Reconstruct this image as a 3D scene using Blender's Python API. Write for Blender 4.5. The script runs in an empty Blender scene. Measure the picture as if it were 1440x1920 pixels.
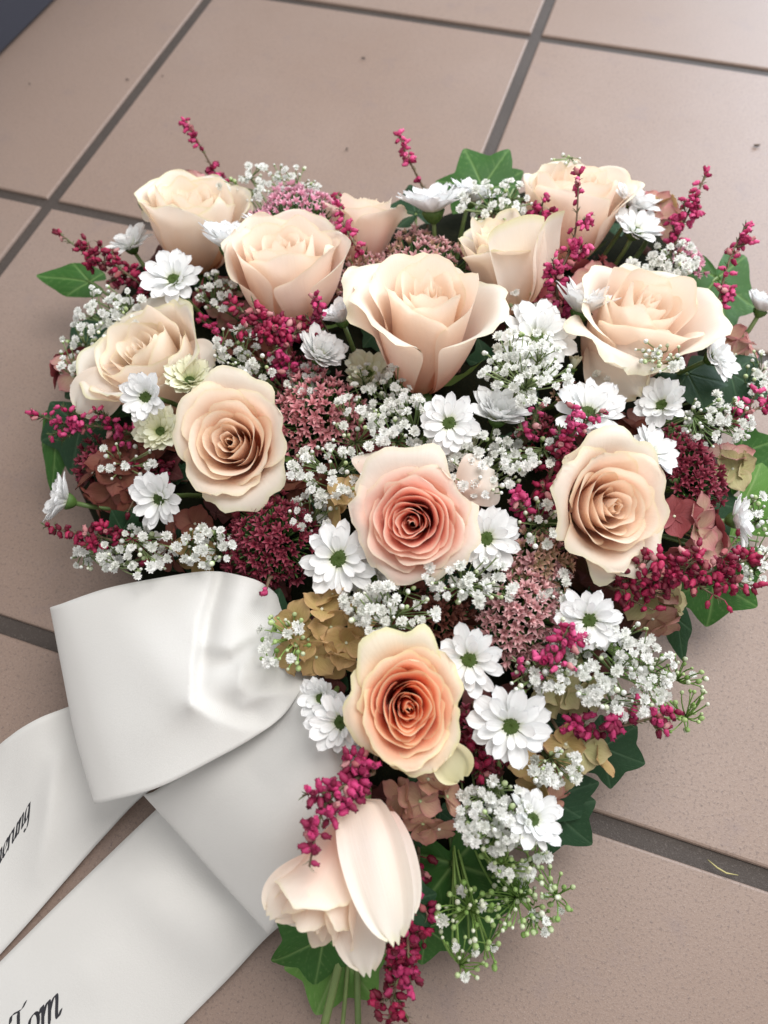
import bpy, math, random
import numpy as np
from mathutils import Vector, Matrix
from mathutils.bvhtree import BVHTree

# ------------------------------------------------------------------ camera
scene = bpy.context.scene
COL = scene.collection
F_PX = 1410.2                       # focal length in photograph pixels (1440 wide)
RC = np.array([[0.94916709, 0.3129556, -0.03377329],
               [0.26057354, -0.84139111, -0.47345796],
               [-0.17658787, 0.44059028, -0.88016869]])   # rows: right, down, forward
CAM = np.array([0.52838765, -0.48393839, 0.50173708])
RIGHT, DOWN, FWD = (Vector(r) for r in RC)
UP = -DOWN
TOCAM = -FWD
cam_d = bpy.data.cameras.new('camera')
cam_d.sensor_fit = 'HORIZONTAL'
cam_d.sensor_width = 36
cam_d.lens = F_PX / 1440 * 36
cam_d.clip_start = 0.01
cam_d.clip_end = 60
cam_d.dof.use_dof = True
cam_d.dof.focus_distance = 0.44
cam_d.dof.aperture_fstop = 9.0
cam_o = bpy.data.objects.new('camera', cam_d)
COL.objects.link(cam_o)
m3 = Matrix((RIGHT, UP, TOCAM)).transposed()
cam_o.matrix_world = Matrix.Translation(Vector(CAM)) @ m3.to_4x4()
scene.camera = cam_o

# ------------------------------------------------------------------ light
world = bpy.data.worlds.new("World")
scene.world = world
world.use_nodes = True
bg = world.node_tree.nodes['Background']
bg.inputs[0].default_value = (0.89, 0.875, 0.875, 1)
bg.inputs[1].default_value = 0.60


def area(name, loc, target, sx, sy, power, col):
    d = bpy.data.lights.new(name, 'AREA')
    d.shape = 'RECTANGLE'
    d.size, d.size_y = sx, sy
    d.energy = power
    d.color = col
    o = bpy.data.objects.new(name, d)
    COL.objects.link(o)
    o.location = loc
    o.rotation_euler = (Vector(target) - Vector(loc)).to_track_quat('-Z', 'Y').to_euler()
    return o


AIM = Vector((0.42, -0.05, 0.05))
area('window_light', (1.38, 2.00, 1.12), AIM, 1.5, 1.3, 48, (0.78, 0.88, 1.0))
area('overhead_fill', (0.74, 0.08, 1.12), AIM, 0.7, 0.7, 10.0, (1.0, 0.975, 0.95))  # added soft fill from above to brighten the flowers, not a known lamp
scene.view_settings.view_transform = 'Standard'
scene.view_settings.look = 'None'
scene.view_settings.exposure = 0.47
scene.view_settings.gamma = 1.0
scene.cycles.max_bounces = 8
scene.cycles.diffuse_bounces = 5
scene.cycles.transmission_bounces = 4
scene.cycles.use_denoising = True

# ------------------------------------------------------------------ helpers


def P(px, py, z):
    """the point of the place seen at photo pixel (px,py) at height z above the floor"""
    d = RC.T @ np.array([(px - 720) / F_PX, (py - 960) / F_PX, 1.0])
    t = (z - CAM[2]) / d[2]
    return Vector(CAM + d * t)


def px2m(p, npx):
    return npx * (Vector(p) - Vector(CAM)).dot(FWD) / F_PX


def topx(v):
    q = RC @ (np.array(v) - CAM)
    return q[0] / q[2] * F_PX + 720, q[1] / q[2] * F_PX + 960


def cdir(r, u, t):
    return (RIGHT * r + UP * u + TOCAM * t).normalized()


def frame(origin, axis, roll=0.0):
    z = Vector(axis).normalized()
    x = RIGHT - z * RIGHT.dot(z)
    if x.length < .1:
        x = UP - z * UP.dot(z)
    x.normalize()
    y = z.cross(x)
    m = Matrix((x, y, z)).transposed().to_4x4()
    return Matrix.Translation(origin) @ m @ Matrix.Rotation(roll, 4, 'Z')


def mesh(name, v, f, mat=None, attr=None, smooth=True):
    me = bpy.data.meshes.new(name)
    me.from_pydata([tuple(a) for a in v], [], [tuple(a) for a in f])
    if mat is not None:
        for mm in (mat if isinstance(mat, (list, tuple)) else [mat]):
            me.materials.append(mm)
    if attr is not None:
        a = me.attributes.new('pc', 'FLOAT_COLOR', 'POINT')
        a.data.foreach_set('color', np.asarray(attr, dtype=np.float32).ravel())
    if smooth:
        me.polygons.foreach_set('use_smooth', [True] * len(me.polygons))
    me.update()
    return me


def part(name, me, parent, mat=None, kind=None, label=None):
    o = bpy.data.objects.new(name, me)
    COL.objects.link(o)
    o.parent = parent
    if mat is not None:
        o.matrix_local = mat
    if kind:
        o['kind'] = kind
    if label:
        o['label'] = label
    return o


def thing(name, label, cat, mat, group=None):
    o = bpy.data.objects.new(name, None)
    o.empty_display_size = 0.01
    COL.objects.link(o)
    o.matrix_world = mat
    o['label'] = label
    o['category'] = cat
    if group:
        o['group'] = group
    return o


def grid_faces(nu, nv, closed=False, off=0):
    out = []
    for j in range(nv - 1):
        for i in range(nu if closed else nu - 1):
            a = j * nu + i
            b = j * nu + (i + 1) % nu
            out.append((off + a, off + b, off + b + nu, off + a + nu))
    return out


def tube(pts, radii, sides=6):
    """vertices and faces of a tapered tube along a polyline"""
    V, F = [], []
    pts = [Vector(p) for p in pts]
    prev = None
    for i, p in enumerate(pts):
        t = (pts[min(i + 1, len(pts) - 1)] - pts[max(i - 1, 0)]).normalized()
        if prev is None:
            prev = t.orthogonal().normalized()
        n = (prev - t * prev.dot(t))
        n = n.normalized() if n.length > 1e-6 else t.orthogonal().normalized()
        prev = n
        b = t.cross(n)
        r = radii[i] if hasattr(radii, '__len__') else radii
        for k in range(sides):
            a = 2 * math.pi * k / sides
            V.append(p + n * (r * math.cos(a)) + b * (r * math.sin(a)))
    F = grid_faces(sides, len(pts), True)
    F.append(tuple(range(sides))[::-1])
    F.append(tuple(range(len(V) - sides, len(V))))
    return V, F


def join(parts):
    V, F = [], []
    for v, f in parts:
        o = len(V)
        V += list(v)
        F += [tuple(i + o for i in q) for q in f]
    return V, F


def bez(p0, p1, p2, n):
    p0, p1, p2 = Vector(p0), Vector(p1), Vector(p2)
    return [p0.lerp(p1, t).lerp(p1.lerp(p2, t), t) for t in [i / (n - 1) for i in range(n)]]


# ------------------------------------------------------------------ materials


class NT:
    def __init__(self, name):
        self.m = bpy.data.materials.new(name)
        self.m.use_nodes = True
        self.n = self.m.node_tree.nodes
        self.l = self.m.node_tree.links
        self.n.clear()
        self.out = self.n.new('ShaderNodeOutputMaterial')

    def add(self, t, **kw):
        o = self.n.new('ShaderNode' + t)
        for k, v in kw.items():
            if k.startswith('i_'):
                o.inputs[k[2:].replace('_', ' ')].default_value = v
            else:
                setattr(o, k, v)
        return o

    def link(self, a, b):
        self.l.new(a, b)

    def math(self, op, a, b=None, clamp=False):
        o = self.n.new('ShaderNodeMath')
        o.operation = op
        o.use_clamp = clamp
        for i, x in enumerate((a, b)):
            if x is None:
                continue
            if isinstance(x, (int, float)):
                o.inputs[i].default_value = x
            else:
                self.l.new(x, o.inputs[i])
        return o.outputs[0]

    def mix(self, f, a, b, mode='MIX'):
        o = self.n.new('ShaderNodeMix')
        o.data_type = 'RGBA'
        o.blend_type = mode
        for i, x in ((0, f), (6, a), (7, b)):
            if isinstance(x, (int, float)):
                o.inputs[i].default_value = x
            elif isinstance(x, tuple):
                o.inputs[i].default_value = (*x, 1) if len(x) == 3 else x
            else:
                self.l.new(x, o.inputs[i])
        return o.outputs[2]

    def ramp(self, fac, stops):
        o = self.n.new('ShaderNodeValToRGB')
        e = o.color_ramp.elements
        while len(e) < len(stops):
            e.new(0.5)
        for i, (p, c) in enumerate(stops):
            e[i].position = p
            e[i].color = (*c, 1)
        self.l.new(fac, o.inputs[0])
        return o.outputs[0]

    def noise(self, scale, detail=3, rough=.5, vec=None):
        o = self.n.new('ShaderNodeTexNoise')
        o.inputs['Scale'].default_value = scale
        o.inputs['Detail'].default_value = detail
        o.inputs['Roughness'].default_value = rough
        if vec is not None:
            self.l.new(vec, o.inputs['Vector'])
        return o.outputs['Fac']

    def bump(self, h, strength, dist):
        o = self.n.new('ShaderNodeBump')
        o.inputs['Strength'].default_value = strength
        o.inputs['Distance'].default_value = dist
        self.l.new(h, o.inputs['Height'])
        return o.outputs[0]

    def finish(self, col, rough=.5, transl=0.0, normal=None, spec=.5, sheen=0.0, tcol=None, coat=0.0):
        p = self.n.new('ShaderNodeBsdfPrincipled')
        if isinstance(col, tuple):
            p.inputs['Base Color'].default_value = (*col, 1)
        else:
            self.l.new(col, p.inputs['Base Color'])
        if isinstance(rough, (int, float)):
            p.inputs['Roughness'].default_value = rough
        else:
            self.l.new(rough, p.inputs['Roughness'])
        p.inputs['Specular IOR Level'].default_value = spec
        p.inputs['Sheen Weight'].default_value = sheen
        p.inputs['Coat Weight'].default_value = coat
        if normal is not None:
            self.l.new(normal, p.inputs['Normal'])
        s = p.outputs[0]
        if transl > 0:
            t = self.n.new('ShaderNodeBsdfTranslucent')
            c = tcol if tcol is not None else col
            if isinstance(c, tuple):
                t.inputs[0].default_value = (*c, 1)
            else:
                self.l.new(c, t.inputs[0])
            mx = self.n.new('ShaderNodeMixShader')
            mx.inputs[0].default_value = transl
            self.l.new(s, mx.inputs[1])
            self.l.new(t.outputs[0], mx.inputs[2])
            s = mx.outputs[0]
        self.l.new(s, self.out.inputs[0])
        return self.m


def attr_pc(n):
    a = n.add('Attribute', attribute_name='pc')
    s = n.add('SeparateColor')
    n.link(a.outputs['Color'], s.inputs[0])
    return s.outputs[0], s.outputs[1], s.outputs[2], a.outputs['Alpha']


def mat_rose(name, inner, outer, fpow=1.3):
    """inner / outer: colour stops from the petal base to its rim"""
    n = NT(name)
    u, v, f, r = attr_pc(n)
    ci = n.ramp(v, inner)
    co = n.ramp(v, outer)
    ff = n.math('POWER', f, fpow)
    c = n.mix(ff, ci, co)
    comb = n.add('CombineXYZ')
    n.link(n.math('MULTIPLY', u, 26.0), comb.inputs[0])
    n.link(n.math('MULTIPLY', v, 1.6), comb.inputs[1])
    n.link(n.math('MULTIPLY', r, 37.0), comb.inputs[2])
    vein = n.noise(1.0, 3, .6, comb.outputs[0])
    c = n.mix(n.math('MULTIPLY', n.math('SUBTRACT', vein, .35, True), .35), c, n.mix(1.0, c, (0.97, 0.88, 0.80), 'MULTIPLY'))
    blot = n.noise(55, 2, .5)
    c = n.mix(n.math('MULTIPLY', n.math('SUBTRACT', blot, .55, True), .8), c, n.mix(1.0, c, (0.98, 0.86, 0.83), 'MULTIPLY'))
    edge = n.math('MULTIPLY', n.math('SUBTRACT', v, .955, True), 22.0, True)
    nb = n.noise(150, 3, .6)
    c = n.mix(n.math('MULTIPLY', edge, n.math('MULTIPLY', n.math('SUBTRACT', nb, .50, True), 5.0, True)), c, n.mix(1.0, c, (.86, .72, .52), 'MULTIPLY'))
    b = n.bump(n.math('ADD', vein, n.math('MULTIPLY', nb, .4)), .32, .0007)
    tc = n.mix(1.0, c, (1.0, 0.86, 0.78), 'MULTIPLY')
    return n.finish(c, .52, .46, b, spec=.3, sheen=.12, tcol=tc)


CR = (0.86, 0.76, 0.56)
M = {}
M['rose_pale'] = mat_rose('rose_petal_pale',
                          [(0, (.95, .56, .34)), (.5, (.95, .74, .56)), (.80, (.96, .86, .74)), (1, (.95, .90, .81))],
                          [(0, (.94, .42, .32)), (.32, (.95, .62, .53)), (.62, (.96, .85, .77)), (.93, (.95, .90, .81)), (1, (.89, .89, .70))])
M['rose_cream'] = mat_rose('rose_petal_cream',
                           [(0, (.95, .62, .33)), (.5, (.95, .79, .55)), (.80, (.95, .87, .74)), (1, (.94, .90, .81))],
                           [(0, (.94, .52, .34)), (.32, (.95, .72, .54)), (.62, (.95, .88, .80)), (.93, (.93, .90, .81)), (1, (.86, .88, .58))])
M['rose_peach'] = mat_rose('rose_petal_peach',
                           [(0, (.95, .24, .16)), (.8, (.95, .34, .24)), (.91, (.95, .50, .38)), (.97, (.95, .72, .60)), (1, (.95, .82, .73))],
                           [(0, (.94, .46, .32)), (.35, (.95, .66, .54)), (.70, (.95, .82, .73)), (.93, (.94, .88, .80)), (1, (.91, .88, .72))], 2.0)
M['rose_soft'] = mat_rose('rose_petal_soft_peach',
                           [(0, (.96, .58, .42)), (.6, (.96, .70, .55)), (.84, (.96, .80, .66)), (.95, (.95, .83, .69)), (1, (.95, .86, .74))],
                           [(0, (.94, .50, .34)), (.35, (.95, .69, .55)), (.70, (.95, .84, .74)), (.93, (.94, .88, .76)), (1, (.89, .88, .66))])
M['rose_orange'] = mat_rose('rose_petal_orange',
                            [(0, (.94, .18, .06)), (.8, (.95, .25, .09)), (.91, (.95, .42, .20)), (.97, (.95, .70, .46)), (1, (.95, .81, .62))],
                            [(0, (.94, .44, .20)), (.35, (.95, .64, .40)), (.70, (.95, .81, .62)), (.93, (.93, .87, .70)), (1, (.85, .86, .54))], 2.0)
M['petal_green'] = mat_rose('yellow_green_petal', [(0, (.7, .72, .4)), (.5, (.84, .82, .56)), (1, (.86, .86, .62))], [(0, (.66, .66, .34)), (.5, (.86, .82, .60)), (1, (.84, .84, .52))])


def mat_simple(name, a, b, rough=.5, transl=.2, scale=120, bumpd=.0003, spec=.4, sheen=0.0, rand=.5):
    """two tones of the same thing, mixed by grain and from piece to piece"""
    n = NT(name)
    oi = n.add('ObjectInfo')
    nz = n.noise(scale, 3, .6, n.add('TexCoord').outputs['Object'])
    f = n.math('ADD', n.math('MULTIPLY', nz, 1 - rand), n.math('MULTIPLY', oi.outputs['Random'], rand))
    f = n.math('MULTIPLY', n.math('SUBTRACT', f, .25), 2.0, True)
    c = n.mix(f, a, b)
    return n.finish(c, rough, transl, n.bump(nz, .4, bumpd), spec=spec, sheen=sheen)


M['green_stem'] = mat_simple('green_stem', (.07, .13, .035), (.16, .22, .07), .5, 0)
M['sepal'] = mat_simple('green_sepal', (.05, .12, .02), (.11, .20, .05), .5, .2)
n = NT('chrysanthemum_petal')
u, v, f, r = attr_pc(n)
comb = n.add('CombineXYZ')
n.link(n.math('MULTIPLY', u, 9.0), comb.inputs[0])
n.link(v, comb.inputs[1])
vein = n.noise(1.0, 2, .5, comb.outputs[0])
c = n.ramp(v, [(0, (.55, .62, .25)), (.12, (.80, .82, .68)), (.3, (.86, .87, .86)), (1, (.88, .88, .88))])
M['white_petal'] = n.finish(c, .48, .25, n.bump(vein, .5, .0007), spec=.35)
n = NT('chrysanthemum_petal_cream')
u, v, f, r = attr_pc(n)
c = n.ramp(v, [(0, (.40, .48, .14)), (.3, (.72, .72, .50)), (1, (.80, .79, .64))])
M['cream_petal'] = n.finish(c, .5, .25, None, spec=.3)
M['disc'] = mat_simple('green_disc', (.022, .048, .004), (.07, .115, .012), .6, 0, 500, .0006, rand=.2)
M['gyp'] = mat_simple('small_white_blossom', (.80, .81, .76), (.88, .88, .86), .6, .25, 300)
M['gypbud'] = mat_simple('small_bud', (.48, .58, .30), (.80, .82, .68), .55, .15, 200, rand=.8)
M['gypgreen'] = mat_simple('unopened_bud', (.20, .34, .08), (.45, .58, .25), .55, .15, 200, rand=.8)
M['gypstem'] = mat_simple('thin_green_stem', (.10, .16, .05), (.24, .30, .13), .55, 0)
M['heather'] = mat_simple('magenta_bell', (.22, .006, .045), (.62, .045, .19), .6, .22, 250, .0003, .5, rand=.75)
M['heather_dark'] = mat_simple('crimson_bell', (.14, .004, .020), (.44, .016, .085), .55, .2, 250, .0003, .5, rand=.75)
M['heather_pink'] = mat_simple('pink_bell', (.42, .015, .10), (.74, .10, .28), .55, .25, 250, .0003, .5, rand=.75)
M['faded'] = mat_simple('faded_bell', (.42, .12, .13), (.66, .34, .34), .65, .25, 250, .0003, .3, rand=.7)
M['needle'] = mat_simple('heather_needle', (.06, .09, .03), (.17, .20, .09), .6, .1)
M['gypstem_fresh'] = mat_simple('fresh_green_stem', (.16, .30, .06), (.30, .44, .12), .5, .1)
M['heather_stem'] = mat_simple('heather_stem', (.10, .06, .035), (.20, .14, .09), .7, 0)


def mat_sedum(name, base, mid, tip):
    n = NT(name)
    u, v, f, r = attr_pc(n)
    oi = n.add('ObjectInfo')
    c = n.ramp(v, [(0, base), (.45, mid), (1, tip)])
    dark = n.mix(1.0, c, (.55, .45, .5), 'MULTIPLY')
    c = n.mix(n.math('MULTIPLY', oi.outputs['Random'], .45), c, dark)
    return n.finish(c, .5, .25, None, spec=.35)


M['sedum_pink'] = mat_sedum('stonecrop_pink', (.30, .30, .16), (.80, .32, .46), (.90, .58, .66))
M['sedum_dusty'] = mat_sedum('stonecrop_dusty', (.28, .22, .12), (.72, .36, .38), (.84, .60, .57))
M['sedum_rose'] = mat_sedum('stonecrop_rose', (.22, .12, .08), (.72, .27, .31), (.84, .48, .48))
M['sedum_dark'] = mat_sedum('stonecrop_burgundy', (.10, .02, .03), (.24, .026, .050), (.38, .08, .12))
M['sedum_green'] = mat_sedum('stonecrop_green', (.16, .24, .07), (.46, .32, .20), (.64, .34, .29))
M['sedum_brown'] = mat_sedum('stonecrop_brown', (.12, .06, .03), (.24, .08, .06), (.32, .14, .10))


def mat_hyd(name, base, rim):
    n = NT(name)
    u, v, f, r = attr_pc(n)
    oi = n.add('ObjectInfo')
    uu = n.math('ABSOLUTE', u)
    e = n.math('MAXIMUM', n.math('POWER', v, 2.0), n.math('POWER', uu, 3.0))
    c = n.mix(e, base, rim)
    c2 = n.mix(1.0, c, (.62, .60, .52), 'MULTIPLY')
    c = n.mix(n.math('MULTIPLY', oi.outputs['Random'], .6), c, c2)
    comb = n.add('CombineXYZ')
    n.link(n.math('MULTIPLY', u, 9.0), comb.inputs[0])
    n.link(n.math('MULTIPLY', v, 3.0), comb.inputs[1])
    nz = n.noise(1.0, 4, .65, comb.outputs[0])
    c = n.mix(n.math('MULTIPLY', n.math('SUBTRACT', nz, .42, True), 1.6), c, n.mix(1.0, c, (.70, .55, .5), 'MULTIPLY'))
    return n.finish(c, .55, .25, n.bump(nz, .5, .0007), spec=.3)


M['hyd_tan'] = mat_hyd('hydrangea_tan', (.56, .42, .17), (.64, .42, .22))
M['hyd_brown'] = mat_hyd('hydrangea_rosy_brown', (.56, .36, .24), (.48, .22, .20))
M['hyd_burgundy'] = mat_hyd('hydrangea_burgundy', (.30, .06, .07), (.36, .09, .10))
M['hyd_pink'] = mat_hyd('hydrangea_pink', (.62, .44, .32), (.60, .24, .27))
M['hyd_rust'] = mat_hyd('hydrangea_rust', (.28, .11, .07), (.24, .07, .06))
M['hyd_olive'] = mat_hyd('hydrangea_olive', (.50, .50, .24), (.60, .50, .30))


def mat_leaf(name, a, b, vein):
    n = NT(name)
    u, v, f, r = attr_pc(n)
    nz = n.noise(60, 4, .6)
    c = n.mix(nz, a, b)
    w = n.math('MULTIPLY', n.math('POWER', u, 1.3), .95)
    c = n.mix(w, c, vein)
    h = n.math('ADD', n.math('MULTIPLY', nz, .5), n.math('MULTIPLY', u, -.8))
    rough = n.math('ADD', .42 if 'dark' in name else .42, n.math('MULTIPLY', nz, .25))
    return n.finish(c, rough, .10, n.bump(h, .4, .0009), spec=.2 if 'dark' in name else .28, tcol=(.12, .28, .03))


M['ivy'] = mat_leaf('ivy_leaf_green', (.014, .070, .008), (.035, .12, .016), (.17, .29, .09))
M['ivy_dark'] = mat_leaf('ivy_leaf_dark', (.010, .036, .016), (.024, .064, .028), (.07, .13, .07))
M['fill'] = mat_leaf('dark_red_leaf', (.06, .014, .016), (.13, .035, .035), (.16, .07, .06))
M['ivy_light'] = mat_leaf('ivy_leaf_light', (.07, .18, .03), (.12, .26, .05), (.26, .38, .14))
M['foam'] = mat_simple('flower_foam', (.006, .008, .004), (.016, .016, .009), 1.0, 0, 300, .002, spec=.05)

n = NT('ribbon_satin')
tc = n.add('TexCoord')
wv = n.add('TexWave', i_Scale=900.0, i_Distortion=1.0)
wv.bands_direction = 'DIAGONAL'
n.link(tc.outputs['Object'], wv.inputs['Vector'])
nz = n.noise(900, 2, .6, tc.outputs['Object'])
hh = n.math('ADD', n.math('MULTIPLY', wv.outputs['Fac'], .5), nz)
cc = n.mix(n.math('MULTIPLY', nz, .6), (.71, .70, .672), (.76, .75, .722))
M['ribbon'] = n.finish(cc, .62, .20, n.bump(hh, .35, .0004), spec=.25, sheen=.2)
M['ink'] = mat_simple('black_print', (.010, .010, .014), (.02, .02, .025), .5, 0)

n = NT('terracotta_tile')
g = n.add('NewGeometry')
pos = g.outputs['Position']
oi = n.add('ObjectInfo')
n1 = n.noise(5.0, 4, .55, pos)
n2 = n.noise(520, 3, .75, pos)
n3 = n.noise(1300, 2, .6, pos)
n4 = n.noise(22, 5, .7, pos)
c = n.mix(n.math('MULTIPLY', n.math('SUBTRACT', n1, .3, True), 1.6), (.222, .152, .116), (.272, .200, .164))
c = n.mix(n.math('MULTIPLY', oi.outputs['Random'], .5), c, (.250, .178, .140))
c = n.mix(n.math('MULTIPLY', n.math('SUBTRACT', n2, .53, True), 5.0, True), c, (.130, .092, .078))
c = n.mix(n.math('MULTIPLY', n.math('SUBTRACT', n3, .56, True), 2.4, True), c, (.40, .32, .28))
c = n.mix(n.math('MULTIPLY', n.math('SUBTRACT', n4, .57, True), 3.0, True), c, (.19, .14, .13))
n5 = n.noise(3.0, 6, .75, pos)
c = n.mix(n.math('MULTIPLY', n.math('SUBTRACT', n5, .50, True), 1.8, True), c, (.20, .150, .122))
rg = n.math('ADD', .40, n.math('MULTIPLY', n2, .22))
M['tile'] = n.finish(c, rg, 0, n.bump(n.math('ADD', n2, n.math('MULTIPLY', n1, 3.0)), .35, .0007), spec=.5)
n = NT('grout')
g = n.add('NewGeometry')
n1 = n.noise(9, 4, .6, g.outputs['Position'])
n2 = n.noise(900, 3, .7, g.outputs['Position'])
c = n.mix(n1, (.028, .020, .016), (.070, .054, .045))
c = n.mix(n.math('MULTIPLY', n.math('SUBTRACT', n2, .55, True), 2.5, True), c, (.20, .17, .15))
M['grout'] = n.finish(c, .6, 0, n.bump(n2, .6, .0008), spec=.4)
M['dark_box'] = mat_simple('dark_blue_grey', (.018, .020, .030), (.030, .032, .045), .5, 0, 400)
M['crumb'] = mat_simple('dirt_crumb', (.04, .03, .025), (.10, .07, .05), .9, 0)
M['straw'] = mat_simple('dry_straw', (.38, .34, .14), (.50, .44, .20), .7, 0)

# ------------------------------------------------------------------ builders
HEART_MID = (770, 960)


def foam_point(px, py, pull=.3, z=.05):
    return P(px + (HEART_MID[0] - px) * pull, py + (HEART_MID[1] - py) * pull, z)


def add_stem(root, start_local, r, px, py, mat, name='stem', pull=.3, z=.05, sides=6):
    inv = root.matrix_world.inverted()
    end = inv @ foam_point(px, py, pull, z)
    s = Vector(start_local)
    mid = s + Vector((0, 0, -1)) * ((end - s).length * .45)
    v, f = tube(bez(s, mid, end, 7), r, sides)
    return part(name, mesh(name, v, f, mat), root)


# ---- rose: every petal is its own curved sheet wound on one spiral
def rose(label, cx, cy, rpx, axis, z, mat, seed, N=26, step=137.5, power=1.25, Hk=1.5, sink=.10,
         flare=.22, inner_frac=.55, core=.05, outer_len=1.0, roll=0.0, lift=0.0, wave=.032, closed=.0,
         extra=(), droopy=0.0, outer=(), belly=0.0, stretch=1.0):
    rng = random.Random(seed)
    ax = cdir(*axis)
    rim = P(cx, cy, z)
    R = px2m(rim, rpx) * 1.16
    H = R * Hk / 1.12
    base = rim - ax * H * .86
    root = thing('rose', label, 'rose', frame(base, ax, roll), 'peach roses in the flower heart')
    nu, nv = 25, 19
    u = np.linspace(-1, 1, nu)[None, :]
    v = np.linspace(0, 1, nv)[:, None]
    faces = grid_faces(nu, nv)
    dth = math.radians(step)
    Tmax = N * dth
    Rb = R / (1 + flare)                       # rim radius before the outward curl
    for i in range(N):
        f = (i + .5) / N
        Tc = (i + .5) * dth + rng.uniform(-.22, .22)
        shift = 0.0
        if outer and i >= N - len(outer):
            shift = math.radians(outer[i - N + len(outer)]) - Tc
        W = math.radians(np.interp(f, [0, .25, .55, .8, 1], [130, 108, 88, 74, 66]))
        Wv = W * (.50 + .50 * np.clip(v, 0, 1) ** .6) * (1 - .10 * np.clip((v - .8) / .2, 0, 1) ** 2)
        ang = Tc + u * Wv
        rho = Rb * (core + (1 - core) * np.clip(ang / Tmax, 0, 1.05) ** power)
        rho = rho - Rb * .030 * u * (0.4 + f)
        tipk = rng.uniform(.05, .15) * np.exp(-((u - rng.uniform(-.15, .15)) / .20) ** 2) * (.3 + f)
        k1, k2, k3 = rng.uniform(2, 4), rng.uniform(0, 6.3), rng.uniform(0, 6.3)
        edge = 1 - (.16 + .12 * f) * np.abs(u) ** 3.2 + tipk + .030 * np.sin(u * k1 * 2.1 + k2) + .012 * np.sin(u * 9 + k3) + .005 * np.sin(u * 23 + k2)
        if f > .68:
            edge = edge + rng.uniform(.0, .08) * np.exp(-((u - rng.uniform(-.3, .3)) / .16) ** 2) + .02 * np.sin(u * 14 + k1)
        t = v * edge
        Hf = H * (1 - sink * (1 - f) ** 1.2) * rng.uniform(.97, 1.03)
        if f > .7:
            Hf *= outer_len * rng.uniform(.90, 1.02)
        b1 = np.interp(f, [0, .5, .8, 1], [.9, .95, .82, .64]) + belly
        b2 = np.interp(f, [0, .5, .8, 1], [1.0, 1.05, 1.02, .90]) + belly * .5
        r0 = R * .10 + rho * .05
        r1 = np.maximum(rho * b1 * .80, r0)
        r2 = np.maximum(rho * b2, r0)
        r3 = rho * (.45 if i < 2 else .7 if i < 4 else 1.0)
        q = 1 - t
        r = q ** 3 * r0 + 3 * q * q * t * r1 + 3 * q * t * t * r2 + t ** 3 * r3
        zz = 3 * q * q * t * (.12 * Hf) + 3 * q * t * t * (.72 * Hf) + t ** 3 * Hf
        tr = np.clip((t - .66) / .34, 0, 1.3)
        ff = np.interp(f, [0, .35, .7, .8, 1], [.08, .25, .50, .95, 1.45])
        side = .45 + .85 * u ** 2
        fl = Rb * flare * ff * side * rng.uniform(.7, 1.3)
        r = r + fl * tr ** 1.8
        zz = zz - fl * (.35 + .55 * f) * tr ** 2.6 + lift * H * f * tr ** 2
        # soft undulation of the sheet
        w_ = wave * R * (.30 + .9 * f) * np.clip(t, 0, 1) ** 1.5
        r = r + w_ * np.sin(u * k1 + k2 + 3 * t) + .35 * w_ * np.sin(u * 7 + k3)
        zz = zz + .6 * w_ * np.sin(u * (k1 + 1.5) + k3)
        if droopy and f > .75:
            r = r + droopy * R * (t ** 2) * .6
            zz = zz - droopy * R * (t ** 2.5)
        X = np.stack([r * np.cos(ang + shift), stretch * r * np.sin(ang + shift), zz], -1).reshape(-1, 3)
        rr = rng.random()
        A = np.zeros((nv, nu, 4), np.float32)
        A[..., 0] = u
        A[..., 1] = np.clip(v + 0 * u, 0, 1)
        A[..., 2] = f
        A[..., 3] = rr
        part('petal', mesh('rose_petal', X, faces, mat, A.reshape(-1, 4)), root)
    for (th, W, L, tilt, rr0, rollk) in extra:      # loose guard petals: angle, half width, length, tilt out
        th, W, tilt = math.radians(th), math.radians(W), math.radians(tilt)
        t = v * (1 - .22 * np.abs(u) ** 3 + .06 * np.exp(-(u / .25) ** 2) + .02 * np.sin(u * 7 + th))
        phi = math.radians(18) + (math.pi / 2 - tilt) * np.clip(t * 1.6, 0, 1) - rollk * np.clip(t - .6, 0, 1) * (.6 + u ** 2) * 2.5
        ds = L * R / (nv - 1)
        rad = rr0 * R + np.cumsum(np.cos(phi) * ds * (t > 0), axis=0)
        zz = np.cumsum(np.sin(phi) * ds * (t > 0), axis=0)
        wid = W * (.35 + .65 * np.sin(np.clip(t, 0, 1) * math.pi * .62))
        ang = th + u * wid * (R * .75) / np.maximum(rad, R * .5)
        X = np.stack([rad * np.cos(ang), rad * np.sin(ang), zz], -1).reshape(-1, 3)
        A = np.zeros((nv, nu, 4), np.float32)
        A[..., 0] = u
        A[..., 1] = v + 0 * u
        A[..., 2] = 1
        A[..., 3] = rng.random()
        part('petal', mesh('rose_petal', X, faces, mat, A.reshape(-1, 4)), root)
    # calyx: hip and five pointed sepals
    hv, hf = [], []
    for j, (a, b) in enumerate([(.02, -.16), (.10, -.13), (.13, -.06), (.12, .01), (.08, .03)]):
        for k in range(10):
            an = k * math.tau / 10
            hv.append((a * R * math.cos(an), a * R * math.sin(an), b * R))
    hf = grid_faces(10, 5, True)
    part('calyx', mesh('calyx', hv, hf, M['sepal']), root)
    sm = sepal_mesh(R)
    for k in range(5):
        part('sepal', sm, root, Matrix.Rotation(k * math.tau / 5 + rng.uniform(-.2, .2), 4, 'Z') @ Matrix.Rotation(rng.uniform(-.2, .5), 4, 'Y'))
    add_stem(root, (0, 0, -.14 * R), .0026, cx, cy, M['green_stem'])
    return root


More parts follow.
